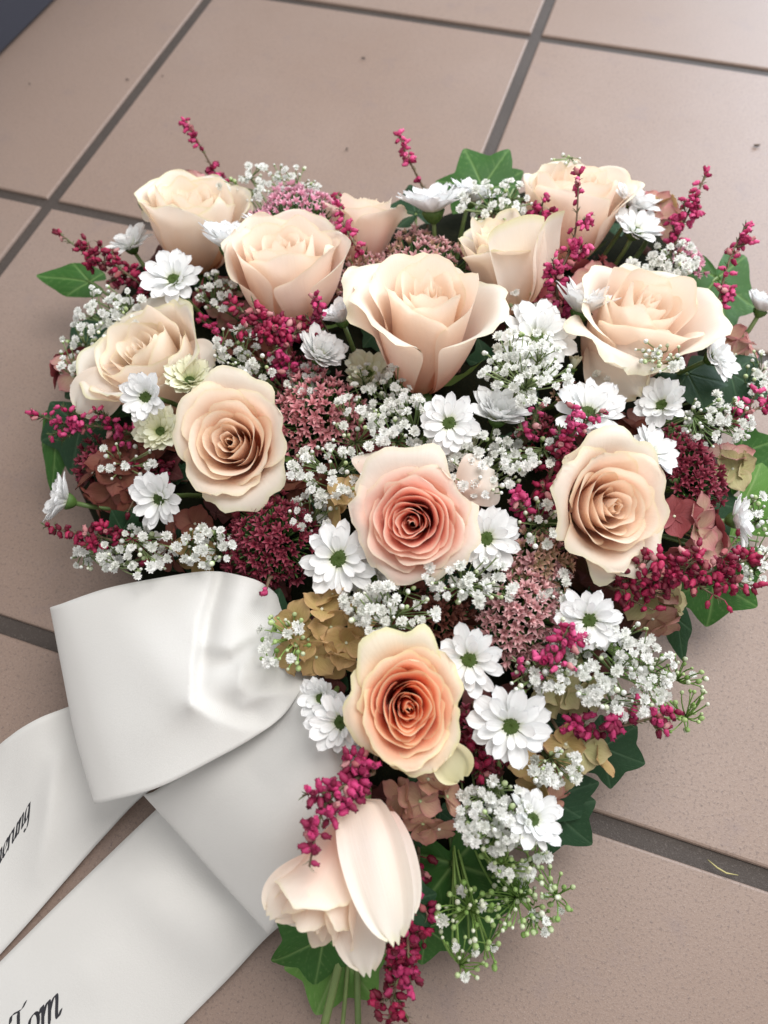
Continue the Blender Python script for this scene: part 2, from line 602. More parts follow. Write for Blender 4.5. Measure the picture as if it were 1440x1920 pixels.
def sepal_mesh(R):
    V, F = [], []
    n = 9
    for j in range(n):
        t = j / (n - 1)
        w = R * .10 * (1 - t) ** .8 * (1 + .35 * math.sin(t * 19))
        x = R * (.12 + .62 * t)
        zz = R * (.02 + .42 * t * t - .1 * t)
        V += [(x, -w, zz + w * .3), (x, 0, zz), (x, w, zz + w * .3)]
    for j in range(n - 1):
        a = j * 3
        F += [(a, a + 1, a + 4, a + 3), (a + 1, a + 2, a + 5, a + 4)]
    return mesh('sepal', V, F, M['sepal'])


def loose_petal(root, base, tip, width_px, mat, seed, bulge=.25, curl=.2, face=(0, 0), bw=.28, wide=.62, name='petal'):
    """a broad single petal from base to tip, each (px, py, z); it bulges toward the open side"""
    rng = random.Random(seed)
    a, b = P(*base), P(*tip)
    L = (b - a).length
    x = (b - a) / L
    nrm = TOCAM + RIGHT * face[0] + UP * face[1]
    nrm = (nrm - x * nrm.dot(x)).normalized()
    y = nrm.cross(x)
    Wd = px2m(a, width_px) / 2
    nu, nv = 21, 21
    V, A = [], []
    inv = root.matrix_world.inverted()
    for j in range(nv):
        v = j / (nv - 1)
        w = Wd * (bw + (1 - bw) * math.sin(min(1, v / wide) * math.pi / 2)) * (math.sqrt(max(0, 1 - ((v - wide) / (1.02 - wide)) ** 2.2)) if v > wide else 1)
        w *= math.sqrt(min(1, v / .06 + .02))
        for i in range(nu):
            u = -1 + 2 * i / (nu - 1)
            h_ = bulge * Wd * 2 * (math.sin(math.pi * min(1, v * .9)) * .8 - u * u * .55) + curl * Wd * max(0, abs(u) - .7) * 3
            h_ += .03 * Wd * math.sin(u * 5 + v * 6 + seed)
            xx = L * v * (1 - .05 * u * u * v) + .02 * L * math.sin(u * 9 + seed) * v
            V.append(inv @ (a + x * xx + y * (u * w) + nrm * h_))
            A.append((u, .45 + .52 * v, 1, .5))
    part(name, mesh(name, V, grid_faces(nu, nv), mat, A), root)


# ---- chrysanthemum
def chrys_petal(seed, mat, width=.19, droop=.12):
    rng = random.Random(seed)
    nu, nv = 7, 12
    V, A = [], []
    b = rng.uniform(-.06, .06)
    tw = rng.uniform(-.5, .5)
    for j in range(nv):
        v = j / (nv - 1)
        w = width * (math.sin(min(1, .10 + v * .90) ** .62 * math.pi) ** .55 if v < .97 else .30)
        w = width * (.22 + .78 * min(1, v / .55) ** .9) * math.sqrt(max(0, 1 - max(0, (v - .62) / .38) ** 2.3)) + .004
        for i in range(nu):
            u = -1 + 2 * i / (nu - 1)
            x = v * (1 - .05 * abs(u) * v) - .03 * (1 - abs(u) * 1.6 if abs(u) < .35 else 0) * (v > .95)
            y = u * w + b * v * v
            zz = droop * (v * .9 - v * v * 1.3) + .55 * w * u * u * (1.1 - v) + .018 * math.cos(u * math.pi * 2.2) * v
            zz += tw * u * w * v * .5
            V.append((x, y, zz))
            A.append((u, v, 0, 0))
    return mesh('white_petal', V, grid_faces(nu, nv), mat, A)


CP = [chrys_petal(i, M['white_petal'], .175 + .02 * (i % 3), [.10, .02, .20, -.10][i % 4]) for i in range(8)]
CPC = [chrys_petal(i + 50, M['cream_petal'], .20, [.10, -.05, .16][i % 3]) for i in range(4)]


def disc_mesh():
    V, F = [], []
    R_, C_ = 8, 26
    rng = random.Random(3)
    V.append((0, 0, .16))
    for j in range(1, R_):
        a = j / (R_ - 1) * 1.5
        for k in range(C_):
            th = k * math.tau / C_ + (j % 2) * .12
            bump = .05 * ((k + j) % 2) + rng.uniform(-.012, .012)
            s = math.sin(a) * (1 + bump * .8) * (1 + .10 * math.sin(2 * th + 1) + .06 * math.sin(3 * th))
            V.append((s * math.cos(th), s * math.sin(th), .34 * math.cos(a) ** .7 - .16 * max(0, .6 - a) + bump if a < 1.57 else 0))
    for k in range(C_):
        F.append((0, 1 + k, 1 + (k + 1) % C_))
    F += grid_faces(C_, R_ - 1, True, 1)
    return mesh('disc', V, F, M['disc'], smooth=False)


DISC = disc_mesh()


def calyx_mesh():
    V, F = [], []
    prof = [(.06, -.55), (.30, -.42), (.50, -.20), (.62, .05), (.56, .10)]
    for a, b in prof:
        for k in range(16):
            an = k * math.tau / 16
            rr = a * (1 + (.10 if k % 2 else -.05))
            V.append((rr * math.cos(an), rr * math.sin(an), b))
    return mesh('calyx', V, grid_faces(16, 5, True), M['sepal'])


CAL = calyx_mesh()


def chrys(label, cx, cy, rpx, axis, z, seed, n=(12, 9, 6), cup=0.0, disc=.24, pm=None, full=False, stem=True, name='chrysanthemum'):
    """cup: how far (radians) the petals stand up from flat"""
    rng = random.Random(seed * 7 + 1)
    ax = cdir(*axis)
    c = P(cx, cy, z)
    R = px2m(c, rpx) * (1.22 if cup >= .5 else 1.04)
    root = thing(name, label, 'chrysanthemum', frame(c - ax * R * .12, ax, rng.uniform(0, 6)), 'white chrysanthemums in the flower heart')
    pm = pm or CP
    lay = [(n[0], .02, 1.0, .00), (n[1], .24, .92, .03), (n[2], .52, .70, .06)]
    if full:
        lay.append((8, .90, .52, .08))
    for (cnt, el, ln, zo) in lay:
        cnt += rng.choice((-1, 0, 0, 1, 2))
        el += rng.uniform(-.06, .10)
        off = rng.uniform(0, 6)
        for k in range(cnt):
            a = off + (k + rng.uniform(-.22, .22)) * math.tau / cnt
            e = el + cup * (1.0 - .3 * el) + rng.uniform(-.10, .12)
            s = R * ln * rng.uniform(.80, 1.08)
            m = (Matrix.Rotation(a, 4, 'Z') @ Matrix.Translation((R * .14, 0, R * zo)) @ Matrix.Rotation(-e, 4, 'Y')
                 @ Matrix.Rotation(rng.uniform(-.30, .30), 4, 'X') @ Matrix.Diagonal((s * .88, s * rng.uniform(.86, 1.08), s * .9, 1)))
            part('petal', pm[rng.randrange(len(pm))], root, m)
    if disc > 0:
        part('disc', DISC, root, Matrix.Translation((0, 0, R * .06)) @ Matrix.Diagonal((R * disc * rng.uniform(.78, 1.05), R * disc * rng.uniform(.78, 1.05), R * disc * .9, 1)))
    part('calyx', CAL, root, Matrix.Diagonal((R * .42, R * .42, R * .5, 1)))
    add_stem(root, (0, 0, -.22 * R), .0016, cx, cy, M['green_stem'])
    return root


# ---- gypsophila
def gyp_blossom(seed):
    rng = random.Random(seed)
    V, F = [], []
    for (cnt, el, ln) in ((6, .15, 1.0), (6, .65, .92), (5, 1.1, .75), (3, 1.4, .5)):
        off = rng.uniform(0, 6)
        for k in range(cnt):
            a = off + (k + rng.uniform(-.3, .3)) * math.tau / cnt
            e = el + rng.uniform(-.2, .2)
            m = Matrix.Rotation(a, 3, 'Z') @ Matrix.Rotation(-e, 3, 'Y')
            s = ln * rng.uniform(.85, 1.1)
            tw = rng.uniform(-.12, .12)
            q = [(.05, 0, 0), (.55 * s, -.30 * s, .06), (.55 * s, .30 * s, .06), (.6 * s, 0, -.04), (.98 * s, -.26 * s, .05 + tw),
                 (.86 * s, 0, .10), (.98 * s, .26 * s, .05 - tw)]
            o = len(V)
            V += [m @ Vector(p) for p in q]
            F += [(o, o + 1, o + 3), (o, o + 3, o + 2), (o + 1, o + 4, o + 5, o + 3), (o + 3, o + 5, o + 6, o + 2)]
    # green cup
    o = len(V)
    for (r_, z_) in ((.10, -.35), (.28, -.20), (.34, .05)):
        for k in range(6):
            V.append(Vector((r_ * math.cos(k * math.tau / 6), r_ * math.sin(k * math.tau / 6), z_)))
    g = grid_faces(6, 3, True, o)
    nf = len(F)
    F += g
    me = mesh('blossom', V, F, [M['gyp'], M['gypgreen']], smooth=False)
    for i in range(nf, len(F)):
        me.polygons[i].material_index = 1
    return me


GB = [gyp_blossom(i) for i in range(5)]


def bud_mesh(mats):
    V, F = [], []
    prof = [(.0, -.62), (.30, -.50), (.46, -.2), (.46, .12), (.34, .42), (.14, .60), (.0, .64)]
    for a, b in prof:
        for k in range(8):
            an = k * math.tau / 8
            V.append((a * math.cos(an), a * math.sin(an), b))
    F = grid_faces(8, len(prof), True)
    me = mesh('bud', V, F, mats)
    for i in range(24):
        me.polygons[i].material_index = len(mats) - 1
    return me


BUDW = bud_mesh([M['gyp'], M['gypgreen']])
BUDG = bud_mesh([M['gypbud'], M['gypgreen']])
BUDGG = bud_mesh([M['gypgreen']])


def gyps(label, cx, cy, rx, ry, n, nb, z, seed, rot=0.0, green=False, dz=.012, root_pull=.35, size=1.0, root_px=None, budmix=None):
    rng = random.Random(seed * 13 + 5)
    n, nb, rx, ry = int(n * 1.3), int(nb * 1.5), rx * 1.1, ry * 1.1
    rootp = P(*root_px) if root_px else foam_point(cx, cy, root_pull, max(.045, z - .06))
    o = thing('gypsophila_sprig', label, 'baby\'s breath', Matrix.Translation(rootp), 'baby\'s breath sprigs in the flower heart')
    cr, sr = math.cos(rot), math.sin(rot)

    def pick(k):
        while True:
            a, b = rng.uniform(-1, 1), rng.uniform(-1, 1)
            if a * a + b * b < 1:
                break
        a *= k * rx
        b *= k * ry
        return cx + a * cr - b * sr, cy + a * sr + b * cr
    K = max(3, int((n + nb) / 7))
    nodes = []
    tubes = []
    for i in range(K):
        x, y = pick(.75)
        p = P(x, y, z - rng.uniform(.012, .03)) - rootp
        nodes.append(p)
        mid = p * .5 + Vector((rng.uniform(-.006, .006), rng.uniform(-.006, .006), .010))
        tubes.append(tube(bez((0, 0, 0), mid, p, 6), [.0007] * 6, 4))
    spots = []
    for i in range(n + nb):
        for tr in range(30):
            x, y = pick(1.0)
            p = P(x, y, z + rng.uniform(-dz, dz))
            if all((p - s).length > .0046 * size for s in spots):
                break
        spots.append(p)
        q = p - rootp
        nd = min(nodes, key=lambda a: (a - q).length)
        mid = (nd + q) * .5 + Vector((rng.uniform(-.003, .003), rng.uniform(-.003, .003), -.002))
        tubes.append(tube(bez(nd, mid, q, 5), [.0005, .00045, .0004, .0004, .0004], 4))
        d = (q - mid).normalized() + TOCAM * .4 + Vector((rng.uniform(-.5, .5), rng.uniform(-.5, .5), rng.uniform(0, .5)))
        fr = frame(q, d, rng.uniform(0, 6))
        if i < n:
            s = .0036 * rng.uniform(.66, 1.18) * size
            part('blossom', GB[rng.randrange(5)], o, fr @ Matrix.Scale(s, 4))
        else:
            s = .0030 * rng.uniform(.6, 1.2) * size
            bm_ = (BUDGG if rng.random() < .45 else BUDG) if green else (BUDW if rng.random() < .6 else BUDG)
            part('bud', bm_, o, fr @ Matrix.Scale(s, 4))
    v, f = join(tubes)
    part('stem', mesh('stem', v, f, M['gypstem_fresh' if green else 'gypstem']), o)
    return o


# ---- heather
def bell_mesh(mat, seed):
    rng = random.Random(seed)
    V = []
    prof = [(.10, -.55), (.34, -.45), (.50, -.10), (.46, .20), (.28, .46), (.36, .62)]
    for j, (a, b) in enumerate(prof):
        for k in range(8):
            an = k * math.tau / 8
            rr = a * (1 + (.14 if k % 2 == 0 else -.10) * (j >= 4) + rng.uniform(-.04, .04))
            V.append((rr * math.cos(an), rr * math.sin(an), b + (.10 if (k % 2 == 0 and j == 5) else 0)))
    F = grid_faces(8, 6, True)
    F.append(tuple(range(8))[::-1])
    o = len(V)
    for k in range(8):
        an = k * math.tau / 8
        V.append((.16 * math.cos(an), .16 * math.sin(an), .34))
    for k in range(8):
        F.append((40 + k, 40 + (k + 1) % 8, o + (k + 1) % 8, o + k))
    F.append(tuple(range(o, o + 8)))
    # narrow calyx tips clasping the base
    for k in range(4):
        an = k * math.tau / 4 + .3
        c, s = math.cos(an), math.sin(an)
        o = len(V)
        V += [(.12 * c - .12 * s, .12 * s + .12 * c, -.56), (.12 * c + .12 * s, .12 * s - .12 * c, -.56), (.60 * c, .60 * s, -.02)]
        F.append((o, o + 1, o + 2))
    return mesh('bell', V, F, mat)


BELLS = {k: [bell_mesh(M[k], i) for i in range(3)] for k in ('heather', 'heather_dark', 'heather_pink', 'faded')}


def needle_mesh_for(pts, rng, per, ln, inv):
    V, F = [], []
    for i in range(len(pts) - 1):
        a, b = pts[i], pts[i + 1]
        t = (b - a).normalized()
        for k in range(per):
            p = a.lerp(b, rng.random())
            side = t.orthogonal()
            side.rotate(Matrix.Rotation(rng.uniform(0, 6.3), 3, t))
            d = (side * .9 - t * .9).normalized() if inv else (side * .9 + t * .9).normalized()
            w = t.cross(d).normalized() * .00045
            L = ln * rng.uniform(.7, 1.2)
            up = d.cross(w).normalized() * .0003
            o = len(V)
            V += [p - w, p + w, p + d * L * .6 + w * .9 + up, p + d * L * .6 - w * .9 + up, p + d * L]
            F += [(o, o + 1, o + 2, o + 3), (o + 3, o + 2, o + 4)]
    return V, F


def heather(label, path, n, seed, mat='heather', spread=.0048, size=.0049, side=0, needles=3, bias=1.0, gaps=0.0, branch=0, blen=.012):
    """path: (px,py,z) from the foot to the tip. bias>1 crowds the bells toward the foot."""
    rng = random.Random(seed * 31 + 7)
    n = int(n * 1.2)
    W = [P(*p) for p in path]
    rootp = W[0]
    o = thing('heather_sprig', label, 'heather', Matrix.Translation(rootp), 'magenta heather sprigs in the flower heart')
    L = [p - rootp for p in W]
    fine = []
    m = len(L)
    for i in range(m - 1):
        p0, p1, p2, p3 = L[max(i - 1, 0)], L[i], L[i + 1], L[min(i + 2, m - 1)]
        for k in range(6):
            t = k / 6
            fine.append(.5 * ((2 * p1) + (p2 - p0) * t + (2 * p0 - 5 * p1 + 4 * p2 - p3) * t * t + (3 * p1 - p0 - 3 * p2 + p3) * t ** 3))
    fine.append(L[-1])
    nf = len(fine)
    tubes = [tube(fine, [.0012 - .0007 * i / nf for i in range(nf)], 5)]
    lines = [fine]
    for b in range(branch):
        i = rng.randrange(0, int(nf * .8))
        t = (fine[min(i + 2, nf - 1)] - fine[max(i - 2, 0)]).normalized()
        s = t.cross(TOCAM).normalized() * rng.choice((-1, 1)) + TOCAM * rng.uniform(-.2, .7)
        e = fine[i] + (t * .8 + s * .9).normalized() * blen * rng.uniform(.6, 1.3)
        ln = bez(fine[i], fine[i] + s * blen * .3, e, 6)
        tubes.append(tube(ln, .0005, 4))
        lines.append(ln)
    foot = foam_point(path[0][0], path[0][1], .15, .05) - rootp
    tubes.append(tube(bez((0, 0, 0), foot * .5 + Vector((0, 0, .004)), foot, 5), .0011, 5))
    NV, NF = join(tubes)
    part('stem', mesh('stem', NV, NF, M['heather_stem']), o)
    if needles:
        nvf = join([needle_mesh_for(l, rng, needles, .0048, False) for l in lines])
        part('needle_leaves', mesh('needle_leaves', nvf[0], nvf[1], M['needle']), o, kind='stuff')
    gap_c = [rng.random() for _ in range(3)]
    cl = [fine] * 1
    k = 0
    tubes = []
    while k < n:
        if branch and rng.random() < .55:
            ln = lines[rng.randrange(1, len(lines))]
            tt = 1 - rng.random() ** 1.5 * .8
        else:
            ln = fine
            tt = rng.random() ** bias
            if k < 3:
                tt = 1 - .02 * k
            elif gaps and any(abs(tt - g) < gaps * .5 for g in gap_c):
                continue
        i = min(int(tt * (len(ln) - 1)), len(ln) - 2)
        p = ln[i].lerp(ln[i + 1], tt * (len(ln) - 1) - i)
        t = (ln[i + 1] - ln[i]).normalized()
        d = t.orthogonal().normalized()
        d.rotate(Matrix.Rotation(rng.uniform(0, 6.3), 3, t))
        d = (d + TOCAM * .25).normalized()
        if tt > .96:
            d = (d + t).normalized()
        rad = spread * rng.uniform(.45, 1.15) * (1.15 - .4 * tt)
        q = p + d * rad
        fr = frame(q, d + t * rng.uniform(-.7, .5) + Vector((0, 0, -.25)), rng.uniform(0, 6))
        s = size * rng.uniform(.78, 1.1) * (1 - .15 * tt)
        bm_ = BELLS['faded' if rng.random() < .07 else mat][rng.randrange(3)]
        part('bell', bm_, o, fr @ Matrix.Scale(s, 4) @ Matrix.Diagonal((.82, .82, 1, 1)))
        tubes.append(tube([p, q], .0003, 3))
        k += 1
    v, f = join(tubes)
    part('stalks', mesh('stalks', v, f, M['heather_dark']), o, kind='stuff')
    return o


# ---- stonecrop
def star_mesh(mat, el, seed):
    rng = random.Random(seed)
    V, F, A = [], [], []
    for k in range(5):
        a = k * math.tau / 5 + rng.uniform(-.15, .15)
        e = el + rng.uniform(-.2, .2)
        m = Matrix.Rotation(a, 3, 'Z') @ Matrix.Rotation(-e, 3, 'Y')
        for (x, w, zc) in ((.05, .08, 0), (.40, .20, .03), (.72, .15, .05), (1.0, .012, -.02)):
            for s in (-1, 0, 1):
                V.append(m @ Vector((x, s * w, zc + abs(s) * w * .5)))
                A.append((s, x, 0, 0))
        o = k * 12
        for j in range(3):
            b = o + j * 3
            F += [(b, b + 1, b + 4, b + 3), (b + 1, b + 2, b + 5, b + 4)]
    for k in range(5):                                   # carpels and stamens
        a = (k + .5) * math.tau / 5
        for (el2, ln, vv) in ((1.15, .75, 1.0), (.85, .55, .35)):
            m = Matrix.Rotation(a, 3, 'Z') @ Matrix.Rotation(-el2, 3, 'Y')
            o = len(V)
            V += [m @ Vector(p) for p in ((0, -.04, 0), (0, .04, 0), (ln * .7, .045, 0), (ln * .7, -.045, 0), (ln, 0, 0))]
            A += [(0, vv * .6, 0, 0)] * 5
            F += [(o, o + 1, o + 2, o + 3), (o + 3, o + 2, o + 4)]
    return mesh('floret', V, F, mat, A)


STARS = {}


def stars(mat):
    if mat not in STARS:
        STARS[mat] = [star_mesh(M[mat], e, i) for i, e in enumerate((.55, .8, 1.05, .95))]
    return STARS[mat]


def sedum(label, cx, cy, rpx, axis, z, mat, n, seed, flat=.55, size=.0054, ell=1.0, rot=0.0, mats2=None):
    rng = random.Random(seed * 17 + 3)
    ax = cdir(*axis)
    c = P(cx, cy, z)
    R = px2m(c, rpx)
    o = thing('stonecrop_head', label, 'stonecrop', frame(c - ax * R * flat, ax, rot), 'stonecrop heads in the flower heart')
    st = stars(mat)
    tubes = []
    hub = Vector((0, 0, -R * .55))
    for k in range(n):
        a = k * 2.39996
        rr = math.sqrt((k + .5) / n)
        th = rr * 1.35
        # lumpy corymb: several rounded clumps
        lump = .10 * math.sin(a * 3 + 2 * th) * rr + .05 * math.sin(5 * a + 9 * th)
        p = Vector((R * rr * math.cos(a) * (1 + lump) * ell, R * rr * math.sin(a) * (1 + lump), R * flat * (math.cos(th) + lump * 1.2)))
        p += Vector([rng.uniform(-.0015, .0015) for _ in range(3)])
        d = Vector((p.x, p.y, R * .9 * math.cos(th) + R * .15)).normalized() + Vector([rng.uniform(-.35, .35) for _ in range(3)])
        z_ = d.normalized()
        x_ = z_.orthogonal().normalized()
        y_ = z_.cross(x_)
        fr = Matrix.Translation(p) @ Matrix((x_, y_, z_)).transposed().to_4x4() @ Matrix.Rotation(rng.uniform(0, 6), 4, 'Z')
        s = size * rng.uniform(.8, 1.15)
        use = stars(mats2) if (mats2 and rng.random() < .35) else st
        part('floret', use[rng.randrange(4)], o, fr @ Matrix.Scale(s, 4))
        tubes.append(tube([hub + p * .25, p], .0006, 3))
    v, f = join(tubes)
    part('stalks', mesh('stalks', v, f, M['sepal']), o, kind='stuff')
    add_stem(o, hub, .002, cx, cy, M['green_stem'])
    return o


# ---- hydrangea
def hyd_sepal(mat, seed):
    rng = random.Random(seed)
    nu, nv = 7, 8
    V, A = [], []
    bend = rng.uniform(-.15, .25)
    tw = rng.uniform(-.15, .15)
    for j in range(nv):
        v = j / (nv - 1)
        w = .49 * math.sin(math.pi * min(1, (.05 + .93 * v) ** 1.15)) ** .6
        for i in range(nu):
            u = -1 + 2 * i / (nu - 1)
            x = v * (1 - .10 * u * u * v)
            V.append((x, u * w, bend * v * v + .22 * w * u * u + tw * u * v * .6 + .02 * math.sin(u * 6 + v * 5 + seed)))
            A.append((u, v, 0, 0))
    return mesh('sepal', V, grid_faces(nu, nv), mat, A)


HS = {}


def hydrangea(label, cx, cy, rpx, axis, z, mat, n, seed, fr_px=48, flat=.5, mat2=None, spots=None, ell=1.0):
    rng = random.Random(seed * 19 + 11)
    ax = cdir(*axis)
    c = P(cx, cy, z)
    R = px2m(c, rpx)
    fr_ = px2m(c, fr_px)
    root = thing('hydrangea_head', label, 'hydrangea', frame(c - ax * R * flat, ax, 0), 'antique hydrangea clusters in the flower heart')
    for mm in (mat, mat2):
        if mm and mm not in HS:
            HS[mm] = [hyd_sepal(M[mm], i) for i in range(5)]
    V0, F0 = tube([(0, 0, -.0006), (0, 0, .0012)], [.0012, .0008], 6)
    inv = root.matrix_world.inverted()
    tubes = []
    for k in range(len(spots) if spots else n):
        if spots:
            sx, sy, sz = spots[k][:3]
            p = inv @ P(sx, sy, sz)
            d = (inv.to_3x3() @ cdir(*(spots[k][3] if len(spots[k]) > 3 else (rng.uniform(-.4, .4), rng.uniform(-.3, .5), 1)))).normalized()
        else:
            a = k * 2.39996 + seed
            rr = math.sqrt((k + .3) / n)
            th = rr * 1.25
            p = Vector((R * rr * math.cos(a) * ell, R * rr * math.sin(a), R * flat * math.cos(th))) + Vector([rng.uniform(-.002, .002) for _ in range(3)])
            d = (Vector((p.x, p.y, R * .8)).normalized() + Vector([rng.uniform(-.4, .4) for _ in range(3)])).normalized()
        x_ = d.orthogonal().normalized()
        x_.rotate(Matrix.Rotation(rng.uniform(0, 6), 3, d))
        fm = Matrix.Translation(p) @ Matrix((x_, d.cross(x_), d)).transposed().to_4x4()
        fl = part('floret', mesh('floret_eye', V0, F0, M['gypbud']), root, fm)
        lib = HS[mat2] if (mat2 and rng.random() < .4) else HS[mat]
        ns = 4 if rng.random() < .85 else 3
        for q in range(ns):
            s = fr_ * rng.uniform(.85, 1.12)
            el = rng.uniform(.0, .35)
            part('sepal', lib[rng.randrange(5)], fl, Matrix.Rotation(q * math.tau / ns + rng.uniform(-.12, .12), 4, 'Z')
                 @ Matrix.Rotation(-el, 4, 'Y') @ Matrix.Translation((0, 0, .0004 * (q % 2))) @ Matrix.Scale(s, 4))
        e = Vector((0, 0, -R * .7))
        tubes.append(tube(bez(p, p * .6 + e * .3 - d * .002, e, 4), .0006, 4))
    v, f = join(tubes)
    part('stalks', mesh('stalks', v, f, M['hyd_olive']), root, kind='stuff')
    add_stem(root, (0, 0, -R * .7), .002, cx, cy, M['green_stem'])
    return root


# ---- ivy
BR = ((0, 1.0, 1), (26, .66, 0), (52, .84, 1), (84, .54, 0), (116, .66, 1), (152, .46, 0), (180, .10, 0))
NA = ((0, 1.0, 1), (22, .60, 0), (48, .52, 1), (90, .34, 0), (125, .36, 1), (158, .28, 0), (180, .06, 0))
def ivy_mesh(seed, mat, lobes=None, sharp=.34, depth=.06):
    """lobes: outline corners (degrees from the tip, length, is it a point) of one half of the leaf"""
    rng = random.Random(seed)
    lobes = lobes or BR
    half = [(math.radians(a + (rng.uniform(-4, 4) if 0 < a < 180 else 0)), l * rng.uniform(.94, 1.06), t) for a, l, t in lobes]
    half2 = [(math.radians(-a + (rng.uniform(-4, 4) if 0 < a < 180 else 0)), l * rng.uniform(.94, 1.06), t) for a, l, t in lobes]
    ring = half + half2[::-1][1:-1]
    pts = [(np.array([l * math.cos(a), l * math.sin(a)]), t) for a, l, t in ring]
    out, m = [], len(pts)
    K = 10
    for i in range(m):
        p0, t0 = pts[i]
        p1, t1 = pts[(i + 1) % m]
        mid = (p0 + p1) / 2
        n_ = np.array([p1[1] - p0[1], p0[0] - p1[0]])
        for k in range(K):
            s = k / K
            out.append(p0 + (p1 - p0) * s + n_ * .035 * math.sin(math.pi * s) + rng.uniform(-.004, .004))
    out = np.array(out)
    sm = out.copy()
    for _ in range(1):
        sm = (np.roll(sm, 1, 0) + sm * 2 + np.roll(sm, -1, 0)) / 4
    out = sm
    NT_, NR = len(out), 18
    va = [a for a, l, t in ring if t]
    V, A = [], []
    ph = rng.uniform(0, 6)
    for j in range(NR):
        s = (j + 1) / NR
        for k in range(NT_):
            x, y = out[k] * s
            r_ = math.hypot(x, y)
            th = math.atan2(y, x)
            ve = 0
            for a in va:
                d = abs((th - a + math.pi) % math.tau - math.pi)
                ve = max(ve, math.exp(-((d * r_) / .020) ** 2) * (1 - .45 * s))
            for a in va:
                ca, sa = math.cos(a), math.sin(a)
                al, ac = x * ca + y * sa, abs(-x * sa + y * ca)
                if al > .08 and ac < al * .75:
                    ph_ = (al - ac * 1.1 + .02) % .17
                    ve = max(ve, .55 * math.exp(-((ph_ - .085) / .012) ** 2) * (1 - ac / (al * .75)))
            zz = -depth * 1.6 * r_ * r_ + .028 * math.sin(x * 6 + ph) * s + .02 * math.sin(y * 8 + ph) * s - .022 * ve
            V.append((x, y, zz))
            A.append((ve, s, 0, 0))
    V.append((0, 0, 0))
    A.append((1, 0, 0, 0))
    F = grid_faces(NT_, NR, True)
    c = len(V) - 1
    for k in range(NT_):
        F.append((c, k, (k + 1) % NT_))
    return mesh('blade', V, F, mat, A)


def ivy(label, base, tip, z0, z1, mat, seed, width=1.0, tilt=(0, 0), lobes=None, sharp=.34, stalk=True):
    """base / tip: pixels of the leaf's stalk end and its tip, z0 / z1 their heights"""
    a, b = P(base[0], base[1], z0), P(tip[0], tip[1], z1)
    L = (b - a).length
    x = (b - a).normalized()
    nrm = TOCAM + RIGHT * tilt[0] + UP * tilt[1]
    nrm = (nrm - x * nrm.dot(x)).normalized()
    m = Matrix.Translation(a) @ Matrix((x, nrm.cross(x), nrm)).transposed().to_4x4()
    o = thing('ivy_leaf', label, 'ivy leaf', m, 'ivy leaves around the flower heart')
    kw = dict(lobes=lobes) if lobes else {}
    part('blade', ivy_mesh(seed, M[mat], sharp=sharp, **kw), o, Matrix.Translation((L * .0, 0, 0)) @ Matrix.Diagonal((L, L * width, L, 1)))
    if stalk:
        inv = m.inverted()
        e = inv @ foam_point(base[0], base[1], .3, .045)
        v, f = tube(bez((0, 0, 0), e * .4 + Vector((0, 0, -.003)), e, 6), .0011, 5)
        part('leaf_stalk', mesh('leaf_stalk', v, f, M['green_stem']), o)
    return o

# ------------------------------------------------------------------ floor
TS, GAP = 0.4, 0.0125
fv = [(x, y, z) for z in (-.0028, -.03) for x, y in ((-6, -6), (7, -6), (7, 7), (-6, 7))]
floor = bpy.data.objects.new('floor', mesh('floor', fv, [(0, 1, 2, 3), (7, 6, 5, 4), (0, 4, 5, 1), (1, 5, 6, 2), (2, 6, 7, 3), (3, 7, 4, 0)], M['grout'], smooth=False))
COL.objects.link(floor)
floor['kind'] = 'structure'
h = (TS - GAP) / 2
TV = []
for (e, zz) in ((h, -.008), (h, -.0016), (h - .0006, -.0005), (h - .0018, 0.0)):
    # slightly uneven pressed edge
    pts = []
    nseg = 6
    for s in range(4):
        for k in range(nseg):
            t = -1 + 2 * k / nseg
            x, y = [(t, -1), (1, t), (-t, 1), (-1, -t)][s]
            pts.append((x * e, y * e, zz))
    TV += pts
TF = grid_faces(24, 4, True) + [tuple(range(72, 96))]
TM = mesh('tile', TV, TF, M['tile'], smooth=False)
rt = random.Random(5)
for i in range(-5, 8):
    for j in range(-6, 8):
        part('tile', TM, floor, Matrix.Translation(((i + .5) * TS, (j + .5) * TS, rt.uniform(-.0003, .0003)))
             @ Matrix.Rotation(rt.uniform(-.001, .001), 4, 'X') @ Matrix.Rotation(math.pi / 2 * rt.randrange(4), 4, 'Z'))

# dark plinth whose edge enters the top left corner
a, b = P(112, 0, 0), P(0, 112, 0)
d = (b - a).normalized()
nn = Vector((0, 0, 1)).cross(d)
if nn.dot(P(0, 0, 0) - a) < 0:
    nn = -nn
box = thing('storage_box', 'dark blue-grey box whose edge shows in the top left corner of the floor', 'box', Matrix.Translation(a), None)
bm = Matrix((d, nn, Vector((0, 0, 1)))).transposed().to_4x4()
if bm.determinant() < 0:
    bm = Matrix((-d, nn, Vector((0, 0, 1)))).transposed().to_4x4()


def bevel_box(x0, x1, y0, y1, z0, z1, bv, mat, name):
    V = []
    for (zz, e) in ((z0, bv), (z0 + bv, 0), (z1 - bv, 0), (z1, bv)):
        V += [(x0 + e, y0 + e, zz), (x1 - e, y0 + e, zz), (x1 - e, y1 - e, zz), (x0 + e, y1 - e, zz)]
    F = grid_faces(4, 4, True) + [(3, 2, 1, 0), (12, 13, 14, 15)]
    return mesh(name, V, F, mat, smooth=False)


part('body', bevel_box(-.5, .5, 0, .35, .002, .09, .004, M['dark_box'], 'body'), box, bm)
part('lid', bevel_box(-.502, .502, -.002, .352, .092, .10, .003, M['dark_box'], 'lid'), box, bm)

